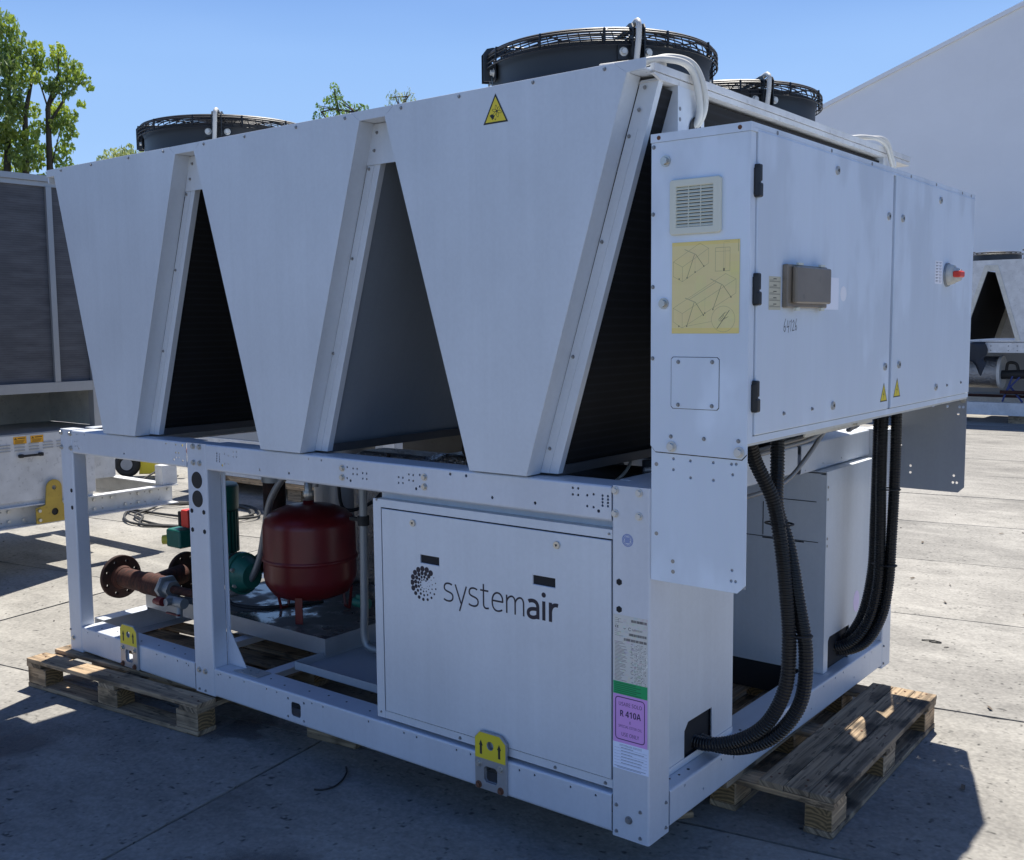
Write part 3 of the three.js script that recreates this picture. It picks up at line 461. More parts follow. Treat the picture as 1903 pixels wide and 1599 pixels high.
{ // printed logo: dotted spiral and a word in light and bold strokes
  const t = canvas(1400, 460, (c, w, h) => {
    c.clearRect(0, 0, w, h); c.fillStyle = '#000'; c.fillRect(0, 0, w, h); c.fillStyle = '#fff'; c.strokeStyle = '#fff'; c.lineCap = 'butt'; c.lineJoin = 'round';
    const cx = 134, cy = 160, K = 1; // the emblem: rings of dots that shrink clockwise from the top right
    for (const [R, n, s0] of [[118, 17, 25], [84, 15, 19], [56, 12, 13.5], [35, 10, 8]]) for (let i = 0; i < n; i++) { const f = i / n, a = -Math.PI * 0.30 - f * Math.PI * 2, r = s0 * (f < 0.42 ? 1 - 0.15 * f : Math.max(0.2, 1.25 - 1.15 * f)) * K; c.beginPath(); c.arc(cx + Math.cos(a) * R, cy + Math.sin(a) * R * 0.98, r * 0.86, 0, 7); c.fill(); }
    // letters on a 1-unit x height; each letter is a function of x returning its width
    const U = 132, base = 248;
    const P = (x, y) => [327 + x * U, base - y * U];
    const path = (lw, f) => { c.lineWidth = lw * U; c.beginPath(); f({ m: (x, y) => c.moveTo(...P(x, y)), l: (x, y) => c.lineTo(...P(x, y)), q: (a, b, x, y) => c.quadraticCurveTo(...P(a, b), ...P(x, y)), b: (a, b, d, e, x, y) => c.bezierCurveTo(...P(a, b), ...P(d, e), ...P(x, y)) }); c.stroke(); };
    const S = (x, lw) => { path(lw, (o) => { o.m(x + 0.62, 0.93); o.b(x + 0.45, 1.03, x + 0.06, 1.03, x + 0.06, 0.74); o.b(x + 0.06, 0.42, x + 0.68, 0.62, x + 0.68, 0.27); o.b(x + 0.68, -0.06, x + 0.22, -0.04, x + 0.02, 0.08); }); return x + 0.86; };
    const Y = (x, lw) => { path(lw, (o) => { o.m(x, 1); o.l(x + 0.4, 0.0); o.m(x + 0.8, 1); o.l(x + 0.29, -0.44); }); return x + 0.92; };
    const T_ = (x, lw) => { path(lw, (o) => { o.m(x + 0.2, 1.32); o.l(x + 0.2, 0.25); o.b(x + 0.2, 0.0, x + 0.36, -0.02, x + 0.56, 0.05); o.m(x - 0.02, 0.97); o.l(x + 0.54, 0.97); }); return x + 0.74; };
    const E_ = (x, lw) => { path(lw, (o) => { o.m(x + 0.07, 0.53); o.l(x + 0.77, 0.53); o.b(x + 0.8, 1.14, x + 0.06, 1.14, x + 0.06, 0.48); o.b(x + 0.06, -0.1, x + 0.5, -0.06, x + 0.74, 0.1); }); return x + 1.0; };
    const M_ = (x, lw) => { path(lw, (o) => { o.m(x + 0.04, 0); o.l(x + 0.04, 0.98); o.m(x + 0.04, 0.6); o.b(x + 0.1, 0.95, x + 0.6, 1.15, x + 0.6, 0.6); o.l(x + 0.6, 0); o.m(x + 0.6, 0.6); o.b(x + 0.66, 0.95, x + 1.16, 1.15, x + 1.16, 0.6); o.l(x + 1.16, 0); }); return x + 1.38; };
    const A_ = (x, lw) => { path(lw, (o) => { o.m(x + 0.1, 0.86); o.b(x + 0.3, 0.98, x + 0.7, 0.98, x + 0.7, 0.6); o.l(x + 0.7, 0.0); o.m(x + 0.7, 0.52); o.b(x + 0.3, 0.52, x + 0.08, 0.46, x + 0.08, 0.25); o.b(x + 0.08, -0.05, x + 0.6, 0.02, x + 0.7, 0.2); }); return x + 0.98; };
    let x = 0; const lt = 0.095, bd = 0.2;
    x = S(x, lt); x = Y(x, lt); x = S(x + 0.02, lt); x = T_(x, lt); x = E_(x, lt); x = M_(x, lt); x = A_(x, bd);
    path(bd, (o) => { o.m(x + 0.1, 0); o.l(x + 0.1, 1); }); c.beginPath(); c.arc(...P(x + 0.1, 1.33), 0.135 * U, 0, 7); c.fill(); x += 0.42;
    path(bd, (o) => { o.m(x + 0.1, 0); o.l(x + 0.1, 1); o.m(x + 0.1, 0.5); o.b(x + 0.14, 0.85, x + 0.35, 0.95, x + 0.58, 0.9); });
  });
  t.colorSpace = THREE.NoColorSpace;
  const g = new THREE.PlaneGeometry(0.655, 0.215); g.translate(-0.965 + 0.655 / 2, 0.885 - 0.215 / 2, -0.0064);
  part(encA, 'printed_logo', g, std({ color: lin(0.022, 0.018, 0.03), alphaMap: t, transparent: true, roughness: 0.6 }));
}
// electrical cabinet hung on the right end
const CX = 0.3, cab = part(unit, 'electrical_cabinet', [
  B(0.001, 0.283, 1.373, 2.2, -W, -0.004), exZ([[0, 1.352], [0.016, 1.335], [0.284, 1.33], [0.298, 1.345], [0.3, 1.373], [0.3, 2.2], [0, 2.2]], -0.004, -0.001, [], 0.0008),
  B(0.2835, 0.3, 1.373, 2.2, -0.034, -0.004), B(0.2835, 0.3, 1.373, 1.391, -W, -0.0345), B(0.2835, 0.3, 2.205, 2.21, -W, -0.0345)], M.door);
part(cab, 'cabinet_lid', [B(-0.001, 0.303, 2.2005, 2.224, -0.012, 0.0015), B(-0.001, 0.303, 2.211, 2.224, -W - 0.002, -0.0125), B(0.2965, 0.303, 2.2005, 2.2105, -W - 0.002, -0.0125)], M.door);
part(cab, 'door_seal', B(0.2835, 0.286, 1.392, 2.204, -W + 0.004, -0.036), M.gap);
const D1 = part(cab, 'cabinet_door', B(0.287, 0.3052, 1.393, 2.207, -1.112, -0.039, 0.004), M.door);
const D2 = part(cab, 'cabinet_door', B(0.287, 0.3052, 1.393, 2.207, -2.134, -1.14, 0.004), M.door);
part(cab, 'door_post', B(0.2865, 0.292, 1.393, 2.207, -1.1395, -1.1125), M.metalDark);
const hingeG = merge([flat(new RoundedBoxGeometry(0.022, 0.045, 0.02, 1, 0.004)).translate(0, 0.023, 0), flat(new RoundedBoxGeometry(0.026, 0.038, 0.024, 1, 0.005)).translate(0, -0.022, 0), flat(new THREE.CylinderGeometry(0.011, 0.011, 0.07, 12)).translate(0, 0.0, 0.004)].map(boxUV));
for (const y of [2.072, 1.786, 1.498]) piece(cab, 'hinge', hingeG, M.hinge, 0.3045, y, -0.036);
const latchX = flat(new THREE.CylinderGeometry(0.0125, 0.0135, 0.006, 20).rotateZ(-Math.PI / 2)), latchCoreX = flat(new THREE.CylinderGeometry(0.006, 0.006, 0.0012, 3).rotateZ(-Math.PI / 2));
for (const [z, y, d] of [[-0.592, 2.16, D1], [-1.066, 2.057, D1], [-1.064, 1.543, D1], [-0.593, 1.439, D1], [-1.211, 2.06, D2], [-1.649, 2.16, D2], [-1.21, 1.545, D2], [-1.658, 1.441, D2]]) { piece(cab, 'latch', latchX, M.bolt, 0.3078, y, z); piece(cab, 'latch_core', latchCoreX, M.gap, 0.3112, y, z); }
for (const [z, y] of [[-0.224, 1.441], [-0.429, 1.44], [-1.806, 1.441], [-2.003, 1.443]]) piece(cab, 'screw', screwX, M.screw, 0.3052, y, z);
for (const z of [-0.16, -0.55, -0.9, -1.3, -1.6, -1.95, -2.08]) piece(cab, 'screw', dotX, M.screw, 0.3033, 2.2145, z);
for (const [x, y] of [[0.046, 2.147], [0.042, 1.755], [0.07, 1.352], [0.278, 1.349]]) piece(cab, 'bolt', bigBoltZ, y > 1.5 ? M.bolt : M.boltWhite, x, y, -0.0006);
for (const [x, y] of [[0.0065, 2.004], [0.0065, 1.802], [0.0065, 1.601], [0.008, 2.188], [0.067, 1.381], [0.171, 1.38], [0.275, 1.38]]) piece(cab, 'screw', screwZ, M.screw, x, y, -0.0008);
for (const x of [0.025, 0.27]) piece(cab, 'screw', dotZ, M.rustBolt, x, 2.212, 0.0018);
// hanging end plates under the cabinet
const plateHoles = [[0.073, 1.317], [0.073, 1.286], [0.127, 1.315], [0.198, 1.315], [0.253, 1.315], [0.267, 1.316], [0.257, 1.286], [0.128, 1.267], [0.199, 1.266], [0.258, 1.02], [0.269, 0.99], [0.256, 0.99]];
const plateOutline = [[0.001, 0.958], [0.274, 0.957], [0.299, 0.982], [0.299, 1.372], [0.001, 1.372]];
const plateF = part(unit, 'hanging_plate', exZ(plateOutline, -0.0085, -0.0055, plateHoles.map(([x, y]) => circ(x, y, 0.0045, 8)), 0.0006), M.door);
part(plateF, 'plate_backing', B(0.004, 0.296, 0.97, 1.37, -0.0115, -0.0092), M.metalDark);
for (const [x, y] of [[0.018, 1.298], [0.019, 1.096], [0.073, 1.021], [0.074, 0.991]]) piece(plateF, 'screw', dotZ, M.screw, x, y, -0.0053);
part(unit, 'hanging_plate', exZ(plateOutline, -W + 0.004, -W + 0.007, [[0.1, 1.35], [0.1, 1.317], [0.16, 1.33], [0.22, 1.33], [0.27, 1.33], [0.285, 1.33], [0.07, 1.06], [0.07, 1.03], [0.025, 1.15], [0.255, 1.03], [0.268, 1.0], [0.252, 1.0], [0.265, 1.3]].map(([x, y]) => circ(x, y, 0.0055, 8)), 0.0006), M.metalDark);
piece(unit, 'bolt', boltZ, M.bolt, 0.285, 1.36, -W + 0.007);
part(cab, 'cabinet_floor_flange', [B(0.004, 0.2975, 1.366, 1.3725, -W, -0.0095), B(0.05, 0.22, 1.335, 1.3655, -1.2, -1.05), B(0.2, 0.205, 1.33, 1.3655, -1.2, -0.62)], M.cream);
part(cab, 'access_plate', [exZ([[0.068, 1.468], [0.074, 1.462], [0.209, 1.462], [0.215, 1.468], [0.215, 1.599], [0.209, 1.605], [0.074, 1.605], [0.068, 1.599]], -0.0012, 0.0006, [], 0.0003)], M.door);
part(cab, 'plate_seam', exZ([[0.0665, 1.4665], [0.0725, 1.4605], [0.2105, 1.4605], [0.2165, 1.4665], [0.2165, 1.6005], [0.2105, 1.6065], [0.0725, 1.6065], [0.0665, 1.6005]], -0.0012, -0.0004), M.gap);
for (const [x, y] of [[0.09, 1.592], [0.195, 1.593], [0.09, 1.472], [0.195, 1.472]]) piece(cab, 'screw', screwZ, M.screw, x, y, 0.0006);
part(cab, 'plate_edge_seam', exZ([[0, 1.3515], [0.016, 1.3345], [0.284, 1.3295], [0.2985, 1.3445], [0.2985, 1.342], [0.285, 1.327], [0.0155, 1.332], [0, 1.349]], -0.0055, -0.0046), M.gap);
{ // ventilation grille
  const x0 = 0.064, x1 = 0.22, y0 = 1.942, y1 = 2.092, f = 0.024;
  const fr = part(cab, 'vent_grille', [exZ([[x0, y0 + 0.006], [x0 + 0.006, y0], [x1 - 0.006, y0], [x1, y0 + 0.006], [x1, y1 - 0.006], [x1 - 0.006, y1], [x0 + 0.006, y1], [x0, y1 - 0.006]], -0.0008, 0.0095, [rectPath(x0 + f * 0.85, x1 - f, y0 + f * 0.85, y1 - f * 0.85)], 0.002)], M.ventPlastic);
  part(fr, 'vent_backing', B(x0 + 0.015, x1 - 0.015, y0 + 0.015, y1 - 0.015, -0.0006, 0.0004), M.gap);
  const ih = y1 - y0 - 2 * f * 0.85, n = 12, w = x1 - x0 - f * 1.85;
  const sl = boxUV(new THREE.BoxGeometry(w + 0.002, 0.0028, 0.0075).rotateX(0.85));
  for (let i = 0; i < n; i++) piece(fr, 'slat', sl, M.ventPlastic, x0 + f * 0.85 + w / 2, y0 + f * 0.85 + (i + 0.5) * ih / n, 0.0045);
  for (const k of [1, 2]) part(fr, 'vent_rib', B(x0 + f * 0.85 + w * k / 3 - 0.0012, x0 + f * 0.85 + w * k / 3 + 0.0012, y0 + f * 0.85, y1 - f * 0.85, 0.004, 0.0075), M.ventPlastic);
}
{ // yellow lifting diagram
  const t = canvas(820, 1010, (c, w, h) => {
    c.fillStyle = '#efdb9c'; c.fillRect(0, 0, w, h); const r = rng(3); for (let i = 0; i < 60; i++) { c.fillStyle = `rgba(${215 + r() * 40 | 0},${195 + r() * 45 | 0},${120 + r() * 50 | 0},0.08)`; c.fillRect(r() * w, r() * h, 40 + r() * 300, 20 + r() * 200); }
    c.fillStyle = 'rgba(240,214,120,0.6)'; c.fillRect(0, 0, w, 40); c.fillRect(0, h - 60, w, 60);
    const ln = (pts, lw, col) => { c.lineWidth = lw; c.strokeStyle = col; c.beginPath(); pts.forEach((p, i) => (i ? c.lineTo(p[0] * w, p[1] * h) : c.moveTo(p[0] * w, p[1] * h))); c.stroke(); };
    const A = '#9a8f68', D = '#5a5440', G = '#b5ab80';
    ln([[0.02, 0.21], [0.16, 0.27], [0.55, 0.08], [0.42, 0.02], [0.02, 0.21], [0.02, 0.37], [0.16, 0.43], [0.55, 0.24], [0.55, 0.08]], 2.5, A); ln([[0.16, 0.27], [0.16, 0.43]], 2.5, A);
    ln([[0.34, 0.14], [0.23, 0.39]], 4, D); ln([[0.36, 0.14], [0.48, 0.27]], 4, D); ln([[0.19, 0.08], [0.36, 0.14]], 7, G); ln([[0.35, 0.15], [0.35, 0.33]], 1.5, G);
    ln([[0.65, 0.08], [0.86, 0.08], [0.86, 0.33], [0.65, 0.33], [0.65, 0.08]], 3, A); ln([[0.65, 0.12], [0.86, 0.12]], 2, A); ln([[0.77, 0.03], [0.77, 0.33]], 2, A); ln([[0.79, 0.08], [0.79, 0.33]], 1.5, A); ln([[0.77, 0.02], [0.86, 0.02]], 1.5, A); c.fillStyle = D; c.fillRect(0.765 * w, 0.3 * h, 0.02 * w, 0.03 * h);
    ln([[0.02, 0.72], [0.16, 0.78], [0.95, 0.42], [0.8, 0.36], [0.02, 0.72], [0.02, 0.87], [0.16, 0.94], [0.95, 0.57], [0.95, 0.42]], 2.5, A); ln([[0.16, 0.78], [0.16, 0.94]], 2.5, A);
    ln([[0.34, 0.66], [0.23, 0.92]], 4, D); ln([[0.36, 0.66], [0.48, 0.8]], 4, D); ln([[0.74, 0.48], [0.62, 0.74]], 4, D); ln([[0.76, 0.48], [0.88, 0.61]], 4, D);
    ln([[0.2, 0.61], [0.36, 0.66]], 8, G); ln([[0.58, 0.41], [0.76, 0.48]], 8, G); ln([[0.26, 0.63], [0.66, 0.45]], 5, G); ln([[0.5, 0.6], [0.5, 0.78]], 1.5, G); ln([[0.23, 0.92], [0.6, 0.87]], 2, A);
    for (const [x, y] of [[0.23, 0.39], [0.48, 0.27], [0.35, 0.33], [0.11, 0.4], [0.23, 0.92], [0.48, 0.8], [0.62, 0.74], [0.88, 0.61], [0.5, 0.78], [0.11, 0.92]]) { c.fillStyle = D; c.fillRect(x * w - 6, y * h - 8, 12, 16); }
    c.lineWidth = 2.5; c.strokeStyle = A; c.beginPath(); c.arc(0.77 * w, 0.845 * h, 0.17 * w, 0, 7); c.stroke(); ln([[0.68, 0.95], [0.78, 0.84], [0.86, 0.75]], 6, D); c.lineWidth = 3; for (let i = 0; i < 5; i++) { c.beginPath(); c.arc((0.73 + i * 0.02) * w, (0.85 - i * 0.012) * h, 18 + i * 3, 0.5, 5); c.stroke(); }
    c.font = '13px sans-serif'; c.fillStyle = A; c.save(); c.translate(0.975 * w, 0.13 * h); c.rotate(-Math.PI / 2); c.fillRect(0, 0, 130, 3); c.fillRect(0, 6, 90, 2); c.restore();
  });
  decal(cab, 'lifting_diagram', 0.205, 0.2505, t, [0.171, 1.7965, 0.0004]);
}
{ // smoked display cover on the first door
  const cv = part(cab, 'display_cover', [B(0.3054, 0.322, 1.74, 1.862, -0.49, -0.2, 0.004), B(0.3222, 0.3385, 1.752, 1.857, -0.482, -0.225, 0.006)], M.smoke);
  part(cv, 'cover_hinge', [B(0.323, 0.33, 1.8605, 1.867, -0.29, -0.255), B(0.323, 0.33, 1.8605, 1.867, -0.45, -0.415), B(0.318, 0.326, 1.732, 1.741, -0.28, -0.255), B(0.318, 0.326, 1.732, 1.741, -0.46, -0.435)], M.ventPlastic);
  const t = canvas(160, 340, (c, w, h) => { c.fillStyle = '#c9c3ab'; c.fillRect(0, 0, w, h); c.fillStyle = '#3c3a36'; for (let i = 0; i < 5; i++) { const y = 20 + i * 64; c.fillRect(8, y + 26, w - 16, 2); c.fillRect(8, y + 32, w - 16, 3); c.fillRect(60, y, 44, 9); c.fillRect(10, y + 16, 60 + (i * 37) % 70, 3); } });
  decal(cab, 'menu_label', 0.078, 0.092, t, [0.3056, 1.78, -0.152], RX);
  decal(cab, 'white_label', 0.14, 0.098, canvas(32, 32, (c) => { c.fillStyle = '#f6f8ff'; c.fillRect(0, 0, 32, 32); }), [0.3056, 1.786, -0.554], RX);
  const ov = new THREE.CircleGeometry(0.025, 32); ov.scale(1.05, 0.95, 1); ov.rotateY(RX); ov.translate(0.3056, 1.787, -0.664); part(cab, 'oval_sticker', ov, M.whitePaper);
  const hw = canvas(256, 128, (c, w, h) => { // handwritten number
    c.fillStyle = '#000'; c.fillRect(0, 0, w, h); c.strokeStyle = '#fff'; c.lineWidth = 5; c.lineCap = 'round'; const s = (p) => { c.beginPath(); p.forEach((q, i) => (i ? c.lineTo(q[0], q[1]) : c.moveTo(q[0], q[1]))); c.stroke(); };
    s([[52, 22], [30, 62], [26, 92], [42, 102], [56, 84], [46, 66], [28, 76]]); s([[84, 32], [74, 74], [106, 68]]); s([[108, 36], [96, 106]]); s([[128, 40], [140, 30], [132, 98]]); s([[160, 44], [176, 30], [186, 44], [158, 96], [190, 92]]); s([[222, 22], [206, 56], [202, 84], [216, 94], [228, 80], [218, 64], [204, 74]]);
  }); hw.colorSpace = THREE.NoColorSpace;
  const g = new THREE.PlaneGeometry(0.115, 0.058); g.rotateY(RX); g.translate(0.3055, 1.69, -0.262); part(cab, 'handwritten_number', g, std({ color: lin(0.03, 0.03, 0.05), alphaMap: hw, transparent: true }));
}
function warnTri(parent, kind, place, size, ry) {
  const t = canvas(256, 256, (c, w, h) => {
    c.fillStyle = '#1b1a10'; c.fillRect(0, 0, w, h); c.fillStyle = '#e6cf2e'; c.beginPath(); c.moveTo(128, 34); c.lineTo(226, 218); c.lineTo(30, 218); c.closePath(); c.fill(); c.fillStyle = '#16150c'; c.strokeStyle = '#16150c';
    if (kind === 'bolt') { c.beginPath(); c.moveTo(142, 92); c.lineTo(112, 154); c.lineTo(130, 150); c.lineTo(116, 204); c.lineTo(150, 138); c.lineTo(130, 142); c.lineTo(152, 96); c.closePath(); c.fill(); } else {
      c.lineWidth = 3; for (let i = 0; i < 6; i++) { const a = i / 6 * 6.283 + 0.3; c.beginPath(); c.ellipse(140 + Math.cos(a) * 24, 142 + Math.sin(a) * 24, 22, 9, a, 0, 7); c.stroke(); }
      c.beginPath(); c.moveTo(70, 168); c.lineTo(96, 160); c.lineTo(120, 176); c.lineTo(112, 186); c.lineTo(118, 202); c.lineTo(104, 192); c.lineTo(98, 206); c.lineTo(88, 188); c.closePath(); c.fill(); c.beginPath(); c.moveTo(136, 186); c.lineTo(128, 208); c.lineTo(120, 206); c.closePath(); c.fill();
    }
  });
  const g = new THREE.BufferGeometry(), s = size / 2, hh = size * 0.92;
  g.setAttribute('position', new THREE.Float32BufferAttribute([-s, 0, 0, s, 0, 0, 0, hh, 0], 3)); g.setAttribute('normal', new THREE.Float32BufferAttribute([0, 0, 1, 0, 0, 1, 0, 0, 1], 3)); g.setAttribute('uv', new THREE.Float32BufferAttribute([0.04, 0.1, 0.96, 0.1, 0.5, 0.96], 2));
  if (ry) g.rotateY(ry); g.translate(...place); part(parent, 'warning_sticker', g, std({ map: t, roughness: 0.45 }));
}
warnTri(unit, 'hand', [-0.547, 2.32, 0.0128], 0.098, 0);
warnTri(cab, 'bolt', [0.3056, 1.422, -1.062], 0.072, RX); warnTri(cab, 'bolt', [0.3056, 1.43, -1.2], 0.075, RX);
{ // main switch on the second door
  const t = canvas(96, 240, (c, w, h) => { c.fillStyle = '#fafbff'; c.fillRect(0, 0, w, h); c.fillStyle = '#56585e'; for (let i = 0; i < 7; i++) { c.fillRect(10, 14 + i * 32, 30, 6); c.fillRect(50, 14 + i * 32, 34, 4); c.fillRect(10, 26 + i * 32, 24, 3); c.fillRect(56, 26 + i * 32, 20, 4); } });
  decal(cab, 'switch_label', 0.095, 0.088, t, [0.3056, 1.886, -1.655], RX);
  const ang = 1.0, bz = -1.76, by = 1.88;
  const sw = part(cab, 'rotary_switch', flat(new THREE.CylinderGeometry(0.036, 0.044, 0.03, 28).rotateZ(-Math.PI / 2).translate(0.3205, by, bz)), M.cream);
  part(sw, 'switch_collar', flat(new THREE.CylinderGeometry(0.046, 0.047, 0.008, 28).rotateZ(-Math.PI / 2).translate(0.3095, by, bz)), M.zinc);
  part(sw, 'switch_handle', [B(0.336, 0.366, by - 0.012, by + 0.014, bz - 0.034, bz + 0.034, 0.007)], M.redBright);
  part(sw, 'switch_skirt', flat(new THREE.CylinderGeometry(0.022, 0.034, 0.03, 20).rotateZ(-Math.PI / 2).translate(0.345, by - 0.002, bz)), M.cream);
}
// printed plates on the corner post
{
  const W_ = 0.119;
  const t1 = canvas(480, 830, (c, w, h) => {
    c.fillStyle = '#c7cbca'; c.fillRect(0, 0, w, h); const r = rng(17); for (let i = 0; i < 300; i++) { c.fillStyle = `rgba(${90 + r() * 150 | 0},${95 + r() * 150 | 0},${95 + r() * 140 | 0},0.1)`; c.fillRect(r() * w, r() * h, 4 + r() * 50, 3 + r() * 30); }
    c.fillStyle = '#33363a'; const bars = (x, y, ww, hh) => { let q = x; while (q < x + ww) { const b = 2 + r() * 7; c.fillRect(q, y, b, hh); q += b + 1 + r() * 4; } };
    bars(250, 40, 215, 32); bars(220, 210, 245, 32); bars(150, 280, 315, 32); c.font = 'bold 42px sans-serif'; c.fillText('CE', 26, 165); c.font = '34px sans-serif'; c.fillText('systemair', 262, 172); c.lineWidth = 6; c.strokeStyle = '#33363a'; c.beginPath(); c.arc(232, 160, 18, 0.6, 5.6); c.stroke(); c.beginPath(); c.arc(160, 155, 12, 0, 3); c.stroke();
    for (let y = 335; y < 815; y += 17) { c.fillRect(24, y, 60 + r() * 110, 4); if (r() < 0.75) c.fillRect(240 + r() * 20, y, 16 + r() * 26, 5); for (let q = 300; q < 450; q += 18) if (r() < 0.62) c.fillRect(q, y + r() * 6, 6 + r() * 9, 4 + r() * 3); }
    for (let y = 30; y < 270; y += 24) c.fillRect(24, y + 12, 30 + r() * 90, 3); c.fillRect(70, 50, 3, 60); c.fillRect(70, 50, 40, 3);
    c.fillStyle = 'rgba(235,240,240,0.8)'; for (let i = 0; i < 26; i++) { const x = 280 + r() * 190, y = 380 + r() * 330; c.beginPath(); c.moveTo(x, y); c.lineTo(x + r() * 40 - 10, y + r() * 26); c.lineTo(x + r() * 20, y + r() * 40); c.fill(); }
  });
  const yy = [0.8375, 0.633, 0.5935, 0.4435, 0.361];
  decal(unit, 'rating_plate', W_, yy[0] - yy[1], t1, [-0.065, (yy[0] + yy[1]) / 2, 0.0006], 0, { roughness: 0.35, metalness: 0.2 });
  const t2 = canvas(480, 160, (c, w, h) => { c.fillStyle = '#10a260'; c.fillRect(0, 0, w, h); c.fillStyle = '#0a6b40'; for (let i = 0; i < 6; i++) c.fillRect(20, 18 + i * 24, 300 + (i * 67) % 130, 9); });
  decal(unit, 'green_label', W_, yy[1] - yy[2], t2, [-0.065, (yy[1] + yy[2]) / 2, 0.0006]);
  const t3 = canvas(480, 606, (c, w, h) => {
    c.fillStyle = '#d79fe0'; c.fillRect(0, 0, w, h); c.strokeStyle = '#2a1d4d'; c.lineWidth = 11; c.beginPath(); const x0 = 34, y0 = 34, x1 = w - 40, y1 = h - 44, q = 46; c.moveTo(x0 + q, y0); c.lineTo(x1 - q, y0); c.quadraticCurveTo(x1, y0, x1, y0 + q); c.lineTo(x1, y1 - q); c.quadraticCurveTo(x1, y1, x1 - q, y1); c.lineTo(x0 + q, y1); c.quadraticCurveTo(x0, y1, x0, y1 - q); c.lineTo(x0, y0 + q); c.quadraticCurveTo(x0, y0, x0 + q, y0); c.stroke();
    c.fillStyle = '#1d1440'; c.textAlign = 'center'; const tx = (s, y, f, ww) => { c.font = f; const m = c.measureText(s).width; c.save(); c.translate(w / 2, y); c.scale(ww / m, 1); c.fillText(s, 0, 0); c.restore(); };
    tx('USARE SOLO', 138, '64px sans-serif', 330); tx('R 410A', 272, 'bold 108px sans-serif', 300); tx('E', 350, '46px sans-serif', 26); tx('SPECIAL ESTER OIL', 410, '44px sans-serif', 330); tx('USE ONLY', 516, '64px sans-serif', 250);
  });
  decal(unit, 'pink_label', W_, yy[2] - yy[3], t3, [-0.065, (yy[2] + yy[3]) / 2, 0.0006]);
  const t4 = canvas(480, 330, (c, w, h) => { c.fillStyle = '#e3ecff'; c.fillRect(0, 0, w, h); c.fillStyle = '#4b5876'; c.font = '30px serif'; c.textAlign = 'center'; c.fillText('SYSTEMAIR SERVICE', w / 2, 40); const r = rng(9); for (let i = 0; i < 6; i++) { c.fillRect(20, 70 + i * 38, w - 40, 2); c.fillRect(110, 56 + i * 38, 120 + r() * 220, 6); } c.fillRect(20, 296, w - 60, 6); c.fillRect(60, 310, w - 160, 5); });
  decal(unit, 'service_label', W_ + 0.006, yy[3] - yy[4], t4, [-0.063, (yy[3] + yy[4]) / 2, 0.0006]);
  const t5 = canvas(128, 128, (c, w, h) => { c.fillStyle = '#000'; c.fillRect(0, 0, w, h); const r = rng(2); c.strokeStyle = '#fff'; c.lineWidth = 9; c.setLineDash([7, 4]); c.beginPath(); c.arc(64, 64, 54, 0, 7); c.stroke(); c.lineWidth = 7; c.beginPath(); c.arc(64, 64, 42, 0, 7); c.stroke(); c.setLineDash([]); c.fillStyle = '#fff'; for (let i = 0; i < 6; i++) c.fillRect(30 + r() * 8, 38 + i * 9, 50 + r() * 14, 5); }); t5.colorSpace = THREE.NoColorSpace;
  decal(unit, 'blue_stamp', 0.042, 0.042, null, [-0.075, 1.065, 0.0006], 0, { map: null, color: lin(0.08, 0.16, 0.5), alphaMap: t5, transparent: true });
}
// rear compressor enclosure
const encB = part(unit, 'compressor_enclosure', [
  B(-1.15, -0.042, 0.274, 1.09, -1.445, -1.44), B(-1.15, -0.062, 1.09, 1.094, -1.98, -1.44),
  exX([[-1.44, 0.274], [-1.485, 0.274], [-1.485, 0.4], [-1.5, 0.415], [-1.72, 0.415], [-1.72, 0.274], [-1.985, 0.274], [-1.985, 1.1], [-1.44, 1.1]], -0.0415, -0.0385),
  B(-0.11, -0.0385, 1.1002, 1.103, -1.99, -1.435), B(-1.15, -0.062, 0.274, 1.09, -1.985, -1.981)], M.metal);
part(encB, 'dark_plinth', B(-1.15, -0.14, 0.15, 0.2735, -1.47, -1.45), M.gap);
part(encB, 'cable_opening', B(-0.1, -0.05, 0.275, 0.42, -1.74, -1.47), M.gap);
part(encB, 'knockout', [B(-0.42, -0.416, 0.82, 0.98, -1.4397, -1.4385), B(-0.56, -0.42, 0.976, 0.98, -1.4397, -1.4385), B(-0.31, -0.307, 0.82, 0.96, -1.4397, -1.4385), B(-0.295, -0.08, 0.977, 0.98, -1.4397, -1.4385), B(-0.8, -0.07, 0.812, 0.815, -1.4397, -1.4388), B(-0.31, -0.13, 0.806, 0.811, -1.4397, -1.438)], M.gap);
part(encB, 'dark_opening', B(-0.78, -0.6, 0.82, 1.02, -1.4398, -1.4392), M.gap);
for (const y of [1.04, 0.8, 0.99, 0.83]) piece(encB, 'screw', dotX, M.screw, -0.038, y, -1.455);
{ const ov = new THREE.CircleGeometry(0.036, 24); ov.scale(1, 1.3, 1); ov.rotateY(RX); ov.translate(-0.038, 0.5, -1.8); part(encB, 'oval_sticker', ov, std({ color: lin(0.82, 0.68, 0.88), roughness: 0.6 })); }
part(encB, 'front_cable', tube([[-0.64, 0.98, -1.43], [-0.6, 0.8, -1.43], [-0.55, 0.72, -1.43], [-0.52, 0.62, -1.432], [-0.56, 0.55, -1.432], [-0.7, 0.54, -1.43]], 0.003, 40, 6), M.wire);
